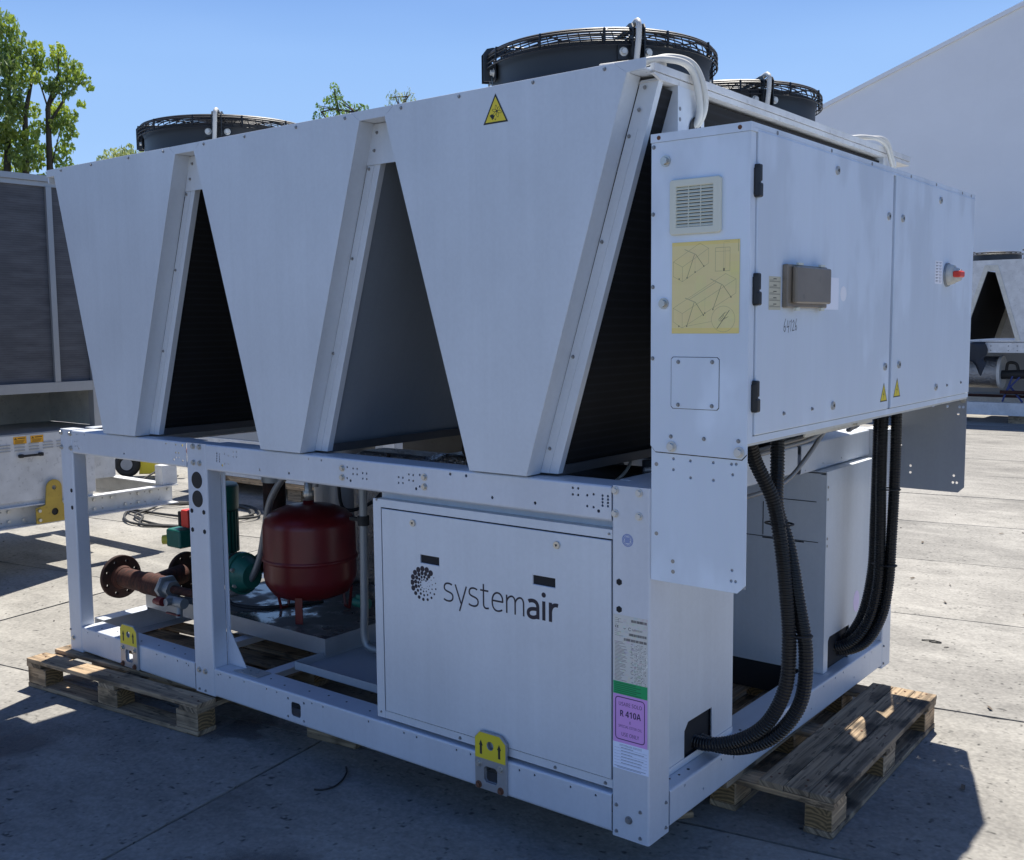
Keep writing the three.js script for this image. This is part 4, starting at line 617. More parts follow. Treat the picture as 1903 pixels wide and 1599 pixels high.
// corrugated conduits from cabinet to the enclosures
const condA = [
  [[0.13, 1.372, -0.36], [0.135, 1.28, -0.4], [0.175, 1.15, -0.45], [0.2, 1.03, -0.455], [0.225, 0.86, -0.45], [0.24, 0.7, -0.445], [0.23, 0.55, -0.44], [0.17, 0.425, -0.43], [0.08, 0.355, -0.42], [-0.02, 0.322, -0.41], [-0.09, 0.32, -0.41]],
  [[0.14, 1.372, -0.56], [0.145, 1.24, -0.55], [0.165, 1.12, -0.505], [0.21, 1.0, -0.495], [0.25, 0.84, -0.48], [0.285, 0.66, -0.47], [0.265, 0.5, -0.475], [0.19, 0.385, -0.46], [0.09, 0.325, -0.45], [0, 0.305, -0.455], [-0.09, 0.31, -0.46]]];
for (const p of condA) part(unit, 'conduit', corrugated(p, 0.0235), M.conduit);
for (const p of [
  [[0.125, 1.372, -1.6], [0.122, 1.1, -1.6], [0.125, 0.83, -1.6], [0.118, 0.62, -1.6], [0.08, 0.47, -1.6], [0.01, 0.375, -1.6], [-0.09, 0.33, -1.6]],
  [[0.172, 1.372, -1.615], [0.17, 1.1, -1.62], [0.163, 0.83, -1.62], [0.155, 0.64, -1.62], [0.13, 0.5, -1.62], [0.06, 0.375, -1.63], [-0.03, 0.325, -1.63], [-0.09, 0.32, -1.63]],
  [[0.08, 1.372, -1.68], [0.075, 0.9, -1.68], [0.07, 0.65, -1.67], [0.03, 0.46, -1.66], [-0.03, 0.37, -1.65], [-0.09, 0.35, -1.65]]]) part(unit, 'conduit', corrugated(p, 0.0225), M.conduit);
const tieRing = (x, y, z, r, sx) => boxUV(new THREE.TorusGeometry(r, 0.003, 6, 28).rotateX(Math.PI / 2).scale(sx, 1, 1).translate(x, y, z));
part(unit, 'cable_tie', [tieRing(0.186, 1.07, -0.478, 0.03, 1.5), tieRing(0.262, 0.73, -0.458, 0.03, 1.5), tieRing(0.148, 1.03, -1.61, 0.03, 1.55), tieRing(0.142, 0.72, -1.61, 0.03, 1.55)], M.hinge);
for (const p of [
  [[0.1, 1.37, -1.1], [0.05, 1.3, -1.08], [-0.02, 1.265, -0.95], [-0.04, 1.25, -0.7], [-0.08, 1.235, -0.45], [-0.2, 1.23, -0.3]],
  [[0.12, 1.37, -1.12], [0.07, 1.29, -1.05], [0.0, 1.255, -0.9], [-0.03, 1.24, -0.68], [-0.1, 1.232, -0.4]],
  [[0.1, 1.37, -1.2], [0.04, 1.29, -1.2], [0.02, 1.2, -1.08], [0.0, 1.13, -0.95], [-0.04, 1.1, -0.85], [-0.2, 1.05, -0.75], [-0.5, 1.0, -0.7]],
  [[0.14, 1.37, -1.2], [0.1, 1.3, -1.32], [0.02, 1.27, -1.5], [-0.05, 1.26, -1.8]]]) part(unit, 'control_cable', tube(p, 0.0085, 40, 7), M.braid);

// hydronic kit in the left bays
M.wetTray = std({ color: lin(0.2, 0.195, 0.18), map: T.grime, roughnessMap: T.wet, roughness: 1, metalness: 0.35 });
part(unit, 'hydronic_tray', [B(-3.18, -1.83, 0.285, 0.3575, -0.3735, -0.37), B(-1.833, -1.83, 0.285, 0.3575, -1.9, -0.374), B(-3.18, -3.177, 0.27, 0.3575, -1.9, -0.374)], M.galv);
part(unit, 'wet_tray_top', B(-3.1765, -1.8335, 0.354, 0.3565, -1.9, -0.374), M.wetTray);
{
  const c = [-2.19, -0.61], y0 = 0.44, R = 0.214;
  const v = part(unit, 'expansion_vessel', lathe([[0, y0], [R * 0.55, y0 + 0.006], [R * 0.82, y0 + 0.03], [R * 0.96, y0 + 0.075], [R, y0 + 0.11], [R, y0 + 0.182], [R * 1.03, y0 + 0.188], [R * 1.035, y0 + 0.196], [R * 1.02, y0 + 0.202], [R, y0 + 0.204], [R * 0.995, y0 + 0.345], [R * 0.96, y0 + 0.375], [R * 0.82, y0 + 0.405], [R * 0.55, y0 + 0.43], [R * 0.2, y0 + 0.442], [0.026, y0 + 0.444], [0.026, y0 + 0.458], [0, y0 + 0.458]], 64).translate(c[0], 0, c[1]), M.red);
  part(v, 'vessel_fitting', [lathe([[0, 0], [0.02, 0], [0.02, 0.02], [0.026, 0.022], [0.026, 0.045], [0.018, 0.05], [0.018, 0.09], [0, 0.09]], 12).translate(c[0], y0 + 0.455, c[1])], M.bolt);
  for (const a of [1.02, 3.1, 5.0]) { const x = c[0] + Math.cos(a) * 0.185, z = c[1] + Math.sin(a) * 0.185, tx = -Math.sin(a), tz = Math.cos(a);
    const leg = a === 1.02 ? [B(-0.017, 0.017, 0.36, 0.48, -0.003, 0.003), B(-0.017, -0.013, 0.36, 0.48, -0.02, -0.003)] : [bar(V(-0.05, 0.48, 0), V(-0.022, 0.362, 0), 0.007, 8), bar(V(0.05, 0.48, 0), V(0.022, 0.362, 0), 0.007, 8), bar(V(-0.024, 0.363, 0), V(0.024, 0.363, 0), 0.007, 8)];
    part(v, 'leg', merge(leg).rotateY(Math.PI / 2 - a).translate(x, 0, z), M.red); }
}
part(unit, 'braided_hose', tube([[-2.165, 0.96, -0.63], [-2.165, 1.02, -0.63], [-2.19, 1.06, -0.61], [-2.27, 1.03, -0.57], [-2.36, 0.9, -0.53], [-2.415, 0.74, -0.53], [-2.46, 0.6, -0.53], [-2.54, 0.48, -0.53], [-2.67, 0.4, -0.54], [-2.83, 0.378, -0.56], [-2.95, 0.376, -0.6]], 0.0165, 80, 10), M.braid);
{ // pump with vertical finned motor
  const c = [-2.89, -0.6];
  const fins = []; for (let i = 0; i < 30; i++) { const a = i / 30 * Math.PI * 2; fins.push(B(0.1, 0.132, 0.57, 0.78, -0.004, 0.004).rotateY(a)); }
  const p = part(unit, 'circulation_pump', merge([lathe([[0, 0.55], [0.112, 0.55], [0.112, 0.785], [0.135, 0.79], [0.138, 0.9], [0.128, 0.915], [0, 0.92]], 36), ...fins, lathe([[0, 0.43], [0.08, 0.43], [0.12, 0.45], [0.125, 0.51], [0.09, 0.53], [0.075, 0.55], [0, 0.55]], 32), bar(V(0, 0.505, 0.02), V(0.3, 0.505, 0.06), 0.085, 24, 0.07), bar(V(0.304, 0.505, 0.06), V(0.34, 0.505, 0.066), 0.104, 28), bar(V(0.34, 0.505, 0.066), V(0.43, 0.505, 0.08), 0.095, 28, 0.06)]).scale(0.86, 1, 0.86).translate(c[0], 0, c[1]), M.green);
  part(p, 'terminal_box', B(-3.09, -2.97, 0.595, 0.69, -0.56, -0.44, 0.012), M.green);
  part(p, 'yellow_cap', bar(V(-3.08, 0.63, -0.47), V(-3.115, 0.628, -0.44), 0.024, 16), M.yellowCap);
  part(p, 'red_switch', B(-3.03, -2.97, 0.695, 0.785, -0.56, -0.49, 0.008), M.redBright);
  part(p, 'black_box', B(-3.055, -3.032, 0.695, 0.775, -0.56, -0.49, 0.006), M.rubber);
  const fl = part(p, 'pump_flange', [bar(V(-2.66, 0.505, -0.56), V(-2.638, 0.505, -0.557), 0.098, 32)], M.rustDark);
  for (let i = 0; i < 6; i++) { const a = i / 6 * 6.283 + 0.4; part(fl, 'bolt', bar(V(-2.6, 0.505 + Math.sin(a) * 0.08, -0.543 + Math.cos(a) * 0.08), V(-2.582, 0.505 + Math.sin(a) * 0.08, -0.54 + Math.cos(a) * 0.08), 0.01, 6), M.bolt); }
}
part(unit, 'riser_pipe', [tube([[-2.65, 0.505, -0.56], [-2.63, 0.515, -0.63], [-2.62, 0.57, -0.71], [-2.62, 0.66, -0.75], [-2.62, 0.8, -0.76], [-2.62, 1.0, -0.76]], 0.045, 40, 20), bar(V(-2.62, 0.78, -0.76), V(-2.62, 1.02, -0.76), 0.056, 20)], M.rustDark);
part(unit, 'pipe_collar', [bar(V(-2.62, 0.93, -0.76), V(-2.62, 1.09, -0.76), 0.062, 20), bar(V(-2.62, 0.775, -0.76), V(-2.62, 0.783, -0.76), 0.06, 20)], M.zinc);
function flange(parent, x, y, z, R, n, hr) { const sh = new THREE.Shape(); sh.absarc(0, 0, R, 0, Math.PI * 2, false); for (let i = 0; i < n; i++) { const a = (i + 0.5) / n * Math.PI * 2; sh.holes.push(circ(Math.cos(a) * hr, Math.sin(a) * hr, 0.0105, 10)); } const g = new THREE.ExtrudeGeometry(sh, { depth: 0.02, bevelEnabled: true, bevelSize: 0.002, bevelThickness: 0.002, bevelSegments: 1, curveSegments: 40 }); g.rotateY(Math.PI / 2); g.translate(x, y, z); return part(parent, 'pipe_flange', boxUV(g), M.rustDark); }
{
  const py = 0.437, pz = -0.31;
  const P = part(unit, 'inlet_pipe', [bar(V(-3.3, py, pz), V(-3.08, py, pz), 0.05, 28), lathe([[0.05, 0], [0.054, 0.02], [0.056, 0.045], [0.052, 0.07], [0.05, 0.08]], 28).rotateZ(-Math.PI / 2).translate(-3.1, py, pz), bar(V(-3.03, py, pz), V(-2.91, py, pz), 0.054, 28), bar(V(-3.02, py, pz - 0.02), V(-3.06, py + 0.01, pz - 0.2), 0.05, 24), bar(V(-3.29, py, pz), V(-3.265, py, pz), 0.062, 28, 0.053)], M.rust);
  flange(P, -3.312, py, pz, 0.108, 8, 0.084);
  flange(P, -3.1, py + 0.01, pz - 0.24, 0.1, 8, 0.078);
  part(P, 'hex_plug', [bar(V(-2.91, py, pz), V(-2.886, py, pz), 0.064, 6), bar(V(-2.885, py, pz), V(-2.845, py, pz), 0.044, 6)], M.zinc);
  part(P, 'branch_pipe', bar(V(-2.845, py, pz), V(-2.6, py + 0.005, pz), 0.02, 16), M.rust);
  part(P, 'ball_valve', [bar(V(-2.82, py - 0.04, pz + 0.04), V(-2.7, py - 0.04, pz + 0.04), 0.025, 14), bar(V(-2.74, py - 0.04, pz + 0.04), V(-2.74, py - 0.11, pz + 0.045), 0.016, 12), bar(V(-2.78, py - 0.035, pz + 0.04), V(-2.78, py - 0.035, pz + 0.09), 0.018, 14)], M.zinc);
  part(P, 'red_handle', [bar(V(-2.84, py - 0.035, pz + 0.09), V(-2.8, py - 0.035, pz + 0.09), 0.021, 16), B(-2.82, -2.72, py - 0.1, py - 0.092, pz + 0.05, pz + 0.066, 0.003), bar(V(-2.9, py - 0.05, pz + 0.07), V(-2.86, py - 0.048, pz + 0.07), 0.014, 12)], M.red);
}
part(unit, 'insulated_buffer_tank', lathe([[0, 0.36], [0.16, 0.36], [0.165, 0.38], [0.165, 1.08], [0.16, 1.095], [0, 1.1]], 40).translate(-2.6, 0, -1.22), M.galv);
part(unit, 'insulated_exchanger', [B(-2.33, -1.8, 0.4, 1.08, -1.25, -1.0, 0.05), B(-1.79, -1.3, 0.5, 1.1, -1.3, -1.0, 0.06)], M.foil);
part(unit, 'drain_pipe', tube([[-1.71, 1.11, -0.5], [-1.712, 0.9, -0.5], [-1.718, 0.5, -0.5], [-1.72, 0.35, -0.5], [-1.7, 0.318, -0.5], [-1.62, 0.312, -0.5], [-1.18, 0.31, -0.5]], 0.018, 60, 12), M.zinc);
part(unit, 'pipe_clamp', [bar(V(-1.712, 0.85, -0.5), V(-1.712, 0.89, -0.5), 0.026, 12), B(-1.8, -1.712, 0.862, 0.876, -0.52, -0.5)], M.rubber);
part(unit, 'wall_bracket', [B(-1.3, -1.2, 0.31, 0.42, -0.46, -0.43), B(-1.26, -1.17, 0.3, 0.33, -0.43, -0.4)], M.frame);
for (const p of [[[-1.18, 0.36, -0.2], [-1.215, 0.31, -0.14], [-1.235, 0.275, -0.1], [-1.24, 0.25, -0.13]], [[-1.17, 0.36, -0.16], [-1.19, 0.315, -0.12], [-1.205, 0.28, -0.1], [-1.2, 0.25, -0.12]]]) part(unit, 'white_cable', tube(p, 0.0055, 24, 7), M.cable);
// refrigerant headers and clutter under the V coils
for (const [a, b, r] of [[[-1.9, 1.1, -1.5], [-0.4, 1.1, -1.5], 0.03], [[-1.9, 1.16, -1.75], [-0.3, 1.14, -1.75], 0.022], [[-0.3, 1.12, -0.75], [-1.1, 1.12, -0.75], 0.05], [[-0.27, 0.9, -0.45], [-0.27, 1.24, -0.45], 0.024], [[-0.42, 0.9, -0.75], [-0.42, 1.26, -0.75], 0.02], [[-1.35, 0.9, -1.3], [-1.35, 1.24, -1.3], 0.045], [[-1.55, 1.14, -1.0], [-0.9, 1.14, -0.95], 0.035]]) part(unit, 'refrigerant_pipe', bar(V(...a), V(...b), r, 14), M.rubber);
for (const p of [[[-2.36, 0.95, -0.95], [-2.3, 0.8, -0.93], [-2.1, 0.86, -0.95], [-1.95, 1.05, -0.97]], [[-1.95, 1.1, -0.9], [-1.98, 0.9, -0.88], [-2.02, 0.6, -0.9], [-1.9, 0.45, -0.95]], [[-2.75, 0.366, -0.55], [-2.6, 0.364, -0.48], [-2.45, 0.364, -0.52], [-2.3, 0.364, -0.78]]]) part(unit, 'thin_hose', tube(p, 0.009, 30, 7), M.rubber);
part(unit, 'green_valve', [bar(V(-1.9, 0.46, -0.62), V(-1.82, 0.46, -0.62), 0.024, 12), B(-1.88, -1.84, 0.48, 0.5, -0.64, -0.6, 0.004)], M.green);
part(unit, 'refrigerant_pipe', tube([[-1.85, 1.1, -1.35], [-1.4, 1.15, -1.38], [-1.0, 1.13, -1.3], [-0.9, 1.0, -1.3]], 0.04, 30, 12), M.rubber);
part(unit, 'refrigerant_pipe', tube([[-1.9, 1.19, -1.9], [-1.2, 1.17, -1.9], [-0.5, 1.16, -1.9]], 0.024, 20, 12), M.rubber);
part(unit, 'pipe_bracket', [B(-1.3, -1.24, 0.9, 1.22, -1.6, -1.55), B(-0.75, -0.7, 1.0, 1.2, -1.62, -1.58)], M.rubber);
part(unit, 'control_tray', B(-0.95, -0.72, 1.105, 1.17, -0.5, -0.32, 0.008), M.ventPlastic);
part(unit, 'thin_cables', [tube([[-0.42, 1.24, -0.6], [-0.4, 1.18, -0.5], [-0.44, 1.12, -0.4], [-0.46, 1.11, -0.3]], 0.006, 20, 6), tube([[-0.2, 1.16, -0.5], [-0.24, 1.15, -0.4], [-0.3, 1.12, -0.3]], 0.006, 20, 6)], M.cable);
// ------------------------------------------------------------------ pallets and blocks
function woodGeo(x0, x1, y0, y1, z0, z1, along, r, bev = 0.003) { // a sawn piece, grain along x or z, with its own stretch of grain and slightly uneven corners
  const g = new RoundedBoxGeometry(x1 - x0, y1 - y0, z1 - z0, 1, bev); g.translate((x0 + x1) / 2, (y0 + y1) / 2, (z0 + z1) / 2);
  const b = boxUV(g), u = b.attributes.uv, p = b.attributes.position, ou = r() * 3, ov = r() * 3;
  const n = b.attributes.normal;
  for (let i = 0; i < u.count; i++) { const x = p.getX(i), y = p.getY(i), z = p.getZ(i); const a = along === 'x' ? x : z, c = (along === 'x' ? z : x) + y * 0.9; u.setXY(i, a + ou, c + ov); }
  return b;
}
function pallet(label, pos, ry, boards, seed) {
  const r = rng(seed), t = thing('wooden_pallet', label, 'pallet', [pos[0], 0, pos[1]]); t.rotation.y = ry;
  const tones = [M.wood, M.wood2, M.wood, M.wood3];
  const add = (n, g, m) => { const o = new THREE.Mesh(g, m); o.name = numbered(n); o.castShadow = o.receiveShadow = true; t.add(o); return o; };
  boards.forEach(([z0, z1, xa, xb, tone], i) => { const dx = (r() - 0.5) * 0.012; add('deck_board', woodGeo(xa + dx, xb + dx, 0.1222, 0.1435 - r() * 0.0015, z0, z1, 'x', r), [M.wood, M.wood2, M.wood3][tone]); });
  for (const x of [-0.545, 0, 0.545]) add('cross_board', woodGeo(x - 0.055, x + 0.055, 0.1005, 0.1218, -0.4, 0.398, 'z', r), tones[Math.floor(r() * 4)]);
  for (const z of [-0.345, 0, 0.345]) {
    add('skid_board', woodGeo(-0.6, 0.6, 0.001, 0.0215, z - 0.05, z + 0.05, 'x', r), tones[Math.floor(r() * 3)]);
    for (const x of [-0.53, 0, 0.53]) {
      const g = woodGeo(x - 0.068, x + 0.068, 0.0218, 0.1002, z - 0.048, z + 0.048, 'x', r, 0.004); add('block', g, [M.wood3, M.wood][Math.floor(r() * 2)]);
      for (const s of [-1, 1]) { const e = new THREE.PlaneGeometry(0.09, 0.072); e.rotateY(s * Math.PI / 2); e.translate(x + s * 0.0684, 0.061, z); const b = boxUV(e), u = b.attributes.uv, ou = r(), ov = r(); for (let i = 0; i < u.count; i++) u.setXY(i, u.getX(i) + ou, u.getY(i) + ov); add('end_grain', b, M.woodEnd); }
    }
  }
  const nails = []; for (const [z0, z1] of boards) for (const x of [-0.57, -0.52, -0.02, 0.03, 0.52, 0.57]) nails.push(new THREE.CylinderGeometry(0.0045, 0.0045, 0.002, 6).translate(x + (r() - 0.5) * 0.02, 0.1438, z0 + (z1 - z0) * (0.25 + 0.5 * r())));
  const nm = add('nail_heads', merge(nails), M.rustBolt); nm.userData.kind = 'stuff';
}
pallet('weathered wooden pallet with dark stained boards under the right end of the chiller', [-0.091, -1.235], Math.PI / 2 + 0.021, [[0.313, 0.4, -0.6, 0.6, 1], [0.224, 0.311, -0.6, 0.6, 1], [0.134, 0.222, -0.6, 0.6, 1], [-0.03, 0.062, -0.69, 0.6, 1], [-0.21, -0.1, -0.6, 0.6, 1], [-0.4, -0.29, -0.6, 0.6, 0]], 301);
pallet('wooden pallet with light brown blocks under the left end of the chiller frame', [-2.745, -0.25], 0.0897, [[0.296, 0.4, -0.6, 0.6, 0], [0.125, 0.245, -0.6, 0.62, 0], [-0.06, 0.06, -0.6, 0.6, 0], [-0.245, -0.13, -0.6, 0.6, 1], [-0.4, -0.3, -0.6, 0.6, 0]], 302);
{ const r = rng(303);
  const b1 = single('wood_block', [woodGeo(-0.13, 0.13, 0, 0.12, -0.08, 0.08, 'x', r)], M.wood2, 'dark wooden block under the middle of the front lower beam', 'wood block'); b1.position.set(-1.63, 0.001, -0.28); b1.rotation.y = 0.12;
  const b2 = single('wood_block', [woodGeo(-0.06, 0.06, 0, 0.14, -0.05, 0.05, 'x', r)], M.wood2, 'short brown wooden offcut standing behind the near corner post', 'wood block'); b2.position.set(-0.2, 0.001, -0.8); b2.rotation.y = 0.4;
  const b3 = single('wood_splinter', [woodGeo(-0.05, 0.05, 0, 0.02, -0.015, 0.015, 'x', r)], M.wood3, 'small pale wood splinter lying by the near corner post', 'wood scrap'); b3.position.set(-0.165, 0.001, -0.48); b3.rotation.y = 0.9;
}
single('cable_offcut', [tube([[-1.39, 0.006, -0.07], [-1.345, 0.008, -0.03], [-1.31, 0.005, 0.03], [-1.3, 0.004, 0.08], [-1.315, 0.004, 0.12], [-1.34, 0.004, 0.135]], 0.0035, 24, 6)], M.rubber, 'short black cable offcut curled on the shaded concrete in front', 'cable offcut');
single('cable_tie_scrap', [tube([[-0.13, 0.004, -3.05], [-0.08, 0.008, -3.06], [-0.03, 0.004, -3.062], [-0.05, 0.005, -3.045], [-0.09, 0.004, -3.047]], 0.0035, 24, 6)], M.rubber, 'bent black cable tie lying on sunlit concrete right of the chiller', 'cable tie');
{ // oil spots and scuffs dried into the slabs
  const mk = (seed) => { const W = 128, n = fbm(W, W, 5, 5, 4, seed), t = texFrom(W, W, (i, x, y) => { const d = Math.hypot(x / W - 0.5, y / W - 0.5) * 2, v = Math.max(0, Math.min(0.55, (1 - d) * 1.5 * Math.max(0, n[i] - 0.36) * 3)); return [v, v, v]; }, false); t.wrapS = t.wrapT = THREE.ClampToEdgeWrapping; return t; };
  const ground = scene.getObjectByName('ground'), ms = [601, 602, 603].map((s) => std({ color: lin(0.12, 0.115, 0.11), alphaMap: mk(s), transparent: true, roughness: 0.6 }));
  [[-2.0, -0.08, 0.4, 0], [-1.0, 0.9, 0.7, 1], [0.25, 0.35, 0.6, 2], [-2.7, 0.75, 0.8, 1], [-5.9, -3.6, 1.2, 0]].forEach(([x, z, w, k], i) => { const g = new THREE.PlaneGeometry(w * 1.5, w).rotateX(-Math.PI / 2).rotateY(i * 1.3); const m = new THREE.Mesh(g, ms[k]); m.name = numbered('oil_stain'); m.position.set(x, 0.0045, z); m.receiveShadow = true; ground.add(m); });
}
{ // loose grit, chips and leaves scattered over the yard
  const r = rng(77), gs = [], q = new THREE.IcosahedronGeometry(1, 0);
  for (let i = 0; i < 900; i++) { const d = 1.2 + Math.pow(r(), 1.6) * 9, a = 0.2 + r() * 1.9 + Math.PI, s = 0.0015 + Math.pow(r(), 4) * 0.0075; const x = 1.5 + Math.cos(a) * d, z = 2.5 + Math.sin(a) * d; gs.push(q.clone().scale(s * (0.7 + r() * 1.6), s * 0.6, s).rotateY(r() * 6).translate(x, 0.0022, z)); }
  const m = new THREE.Mesh(merge(gs), std({ color: lin(0.16, 0.145, 0.125), roughness: 0.95 })); m.name = 'grit'; tag(m, 'tiny stone chips and grit scattered over the concrete yard', 'grit', null, 'stuff'); m.castShadow = true; scene.add(m);
  const lv = []; for (const [x, z] of [[-0.6, -4.4], [-0.35, -4.36], [-0.25, -3.9], [-0.5, -6.3], [-0.9, -5.6], [0.42, -2.2], [0.55, -1.3], [0.2, -3.9], [-0.3, -2.8], [0.3, -0.9], [-4.6, -2.4], [-4.9, -1.7]]) { lv.push(new THREE.PlaneGeometry(0.025 + r() * 0.03, 0.007 + r() * 0.008, 2, 1).rotateX(-1.4 + r() * 0.2).rotateY(r() * 3).translate(x, 0.008, z)); }
  const l = new THREE.Mesh(merge(lv), std({ color: lin(0.1, 0.075, 0.05), roughness: 0.9, side: THREE.DoubleSide })); l.name = 'leaf_litter'; tag(l, 'few dry brown leaves lying on the concrete', 'leaf litter', null, 'stuff'); scene.add(l);
}

// ------------------------------------------------------------------ air handling unit at the left
{
  const A = thing('air_handling_unit', 'tall white air handling unit with dark coil face and yellow lifting lug', 'air handling unit', [-6.4, 0, 0.4]);
  const zE = -1.6, z1 = 3.2, xf = -5.5;
  part(A, 'coil_face', B(xf - 0.06, xf - 0.02, 1.33, 2.68, zE, z1), M.ahuFin);
  part(A, 'top_cap', [B(-7.4, xf + 0.012, 2.705, 2.745, zE - 0.02, z1), B(-7.4, xf - 0.006, 2.672, 2.704, zE - 0.01, z1)], M.galv);
  for (const z of [-1.245, 0.6]) part(A, 'coil_divider', B(xf - 0.019, xf + 0.004, 1.332, 2.671, z, z + 0.04), M.galv);
  part(A, 'bottom_rail', B(xf - 0.06, xf + 0.006, 1.262, 1.3295, zE, z1), M.galv);
  part(A, 'corner_post', B(xf - 0.06, xf + 0.008, 0.99, 2.67, zE - 0.03, zE + 0.12), M.galv);
  part(A, 'recess_wall', [B(-6.32, -6.3, 0.99, 1.33, zE, z1), B(-6.3, xf - 0.06, 0.992, 1.26, zE, zE + 0.02), B(-6.3, xf - 0.061, 1.27, 1.29, zE, z1)], M.cream);
  part(A, 'body', [B(-7.4, -6.32, 0.99, 2.67, zE, z1)], M.white);
  part(A, 'shelf', B(-6.3, xf + 0.002, 0.985, 0.991, zE + 0.02, z1), M.metalDark);
  const lb = part(A, 'lower_box', B(-6.9, xf, 0.525, 0.984, -1.47, z1, 0.004), M.white);
  part(lb, 'ledge', B(-6.9, xf - 0.01, 0.495, 0.524, -1.45, z1), M.white);
  const lou = []; for (let i = 0; i < 9; i++) for (let k = 0; k < 3; k++) lou.push(B(xf + 0.0005, xf + 0.006, 0.875 + k * 0.02, 0.882 + k * 0.02, -1.36 + i * 0.1, -1.29 + i * 0.1)); part(lb, 'louvres', lou, M.galv);
  part(lb, 'black_handle', [B(xf + 0.022, xf + 0.036, 0.832, 0.848, -1.075, -0.915, 0.005), B(xf + 0.001, xf + 0.03, 0.828, 0.852, -1.08, -1.05, 0.005), B(xf + 0.001, xf + 0.03, 0.828, 0.852, -0.94, -0.91, 0.005)], M.rubber);
  const st = canvas(128, 80, (c, w, h) => { c.fillStyle = '#e8a92a'; c.fillRect(0, 0, w, h); c.fillStyle = '#6b4710'; c.beginPath(); c.moveTo(22, 8); c.lineTo(36, 32); c.lineTo(8, 32); c.fill(); c.fillRect(44, 14, 72, 10); for (let i = 0; i < 4; i++) c.fillRect(16, 38 + i * 9, 96 - i * 6, 4); });
  decal(lb, 'warning_label', 0.092, 0.05, st, [xf + 0.0012, 0.947, -0.93], RX); decal(lb, 'warning_label', 0.092, 0.05, st, [xf + 0.0012, 0.947, -1.05], RX);
  part(A, 'end_box', B(-7.3, -5.95, 0.55, 0.95, -1.9, -1.5), M.white);
  // base frame: channels with flanges
  part(A, 'base_beam', [B(xf - 0.07, xf - 0.062, 0.356, 0.489, -2.14, z1), B(xf - 0.062, xf + 0.02, 0.489, 0.497, -2.14, z1), B(xf - 0.062, xf + 0.02, 0.35, 0.357, -2.14, z1)], M.white);
  part(A, 'base_beam', [B(-6.98, -6.9, 0.35, 0.497, -2.14, z1)], M.white);
  part(A, 'base_end_beam', [B(-6.9, xf - 0.07, 0.356, 0.489, -2.14, -2.132), B(-6.9, xf - 0.07, 0.489, 0.497, -2.14, -2.06), B(-6.9, xf - 0.07, 0.35, 0.357, -2.14, -2.06)], M.white);
  part(A, 'inner_rail', [B(-6.9, -6.84, 0.4, 0.52, -2.0, -1.5), B(-6.3, -6.24, 0.5, 0.53, -2.06, -1.5)], M.cream);
  part(A, 'end_junction_box', B(-5.6, -5.5, 0.4985, 0.65, -2.15, -2.02, 0.004), M.white);
  const nut = flat(new THREE.CylinderGeometry(0.012, 0.012, 0.02, 6).rotateZ(Math.PI / 2));
  for (const z of [-1.48, -1.62, -1.73, -1.84, -1.95, -2.1, -0.95, -0.85]) for (const y of [0.39, 0.455]) if ((z * 100 + y * 1000) % 3 > 0.8) piece(A, 'bolt', nut, M.boltWhite, xf - 0.055, y, z);
  for (const z of [-1.55, -1.78, -1.9, -2.02, -0.8]) for (const y of [0.385, 0.46]) piece(A, 'hole_plug', dotX, M.screw, xf - 0.061, y, z);
  const R_ = 0.056, lp = []; for (let i = 0; i <= 14; i++) { const a = Math.PI * i / 14; lp.push([-1.137 + Math.cos(a) * R_, 0.6 + Math.sin(a) * R_]); }
  const lugY = part(A, 'lifting_lug', [exX([[-1.193 - 0.012, 0.36], [-1.0, 0.36], [-1.0, 0.47], [-1.07, 0.485], ...lp, [-1.193, 0.49], [-1.205, 0.47]], xf + 0.022, xf + 0.034, [circ(1.137, 0.6, 0.018, 14), circ(1.135, 0.43, 0.027, 18)], 0.0015)], M.yellow);
  part(lugY, 'lug_hole', bar(V(xf + 0.012, 0.43, -1.135), V(xf + 0.024, 0.43, -1.135), 0.03, 18), M.rubber);
  for (const y of [0.385, 0.45]) piece(lugY, 'bolt', nut, M.bolt, xf + 0.04, y, -1.02);
  for (const [x, z] of [[-5.53, 1.6], [-6.94, 1.6], [-6.94, -1.2]]) part(A, 'support_block', B(x - 0.06, x + 0.06, 0.001, 0.349, z - 0.1, z + 0.1), M.wood2);
  const hz = part(A, 'folded_hose', tube([[-5.72, 1.02, -0.45], [-5.66, 1.03, -0.6], [-5.62, 1.02, -0.75], [-5.66, 1.01, -0.84], [-5.75, 1.01, -0.8], [-5.78, 1.03, -0.6]], 0.028, 30, 8), M.yellowCap);
}

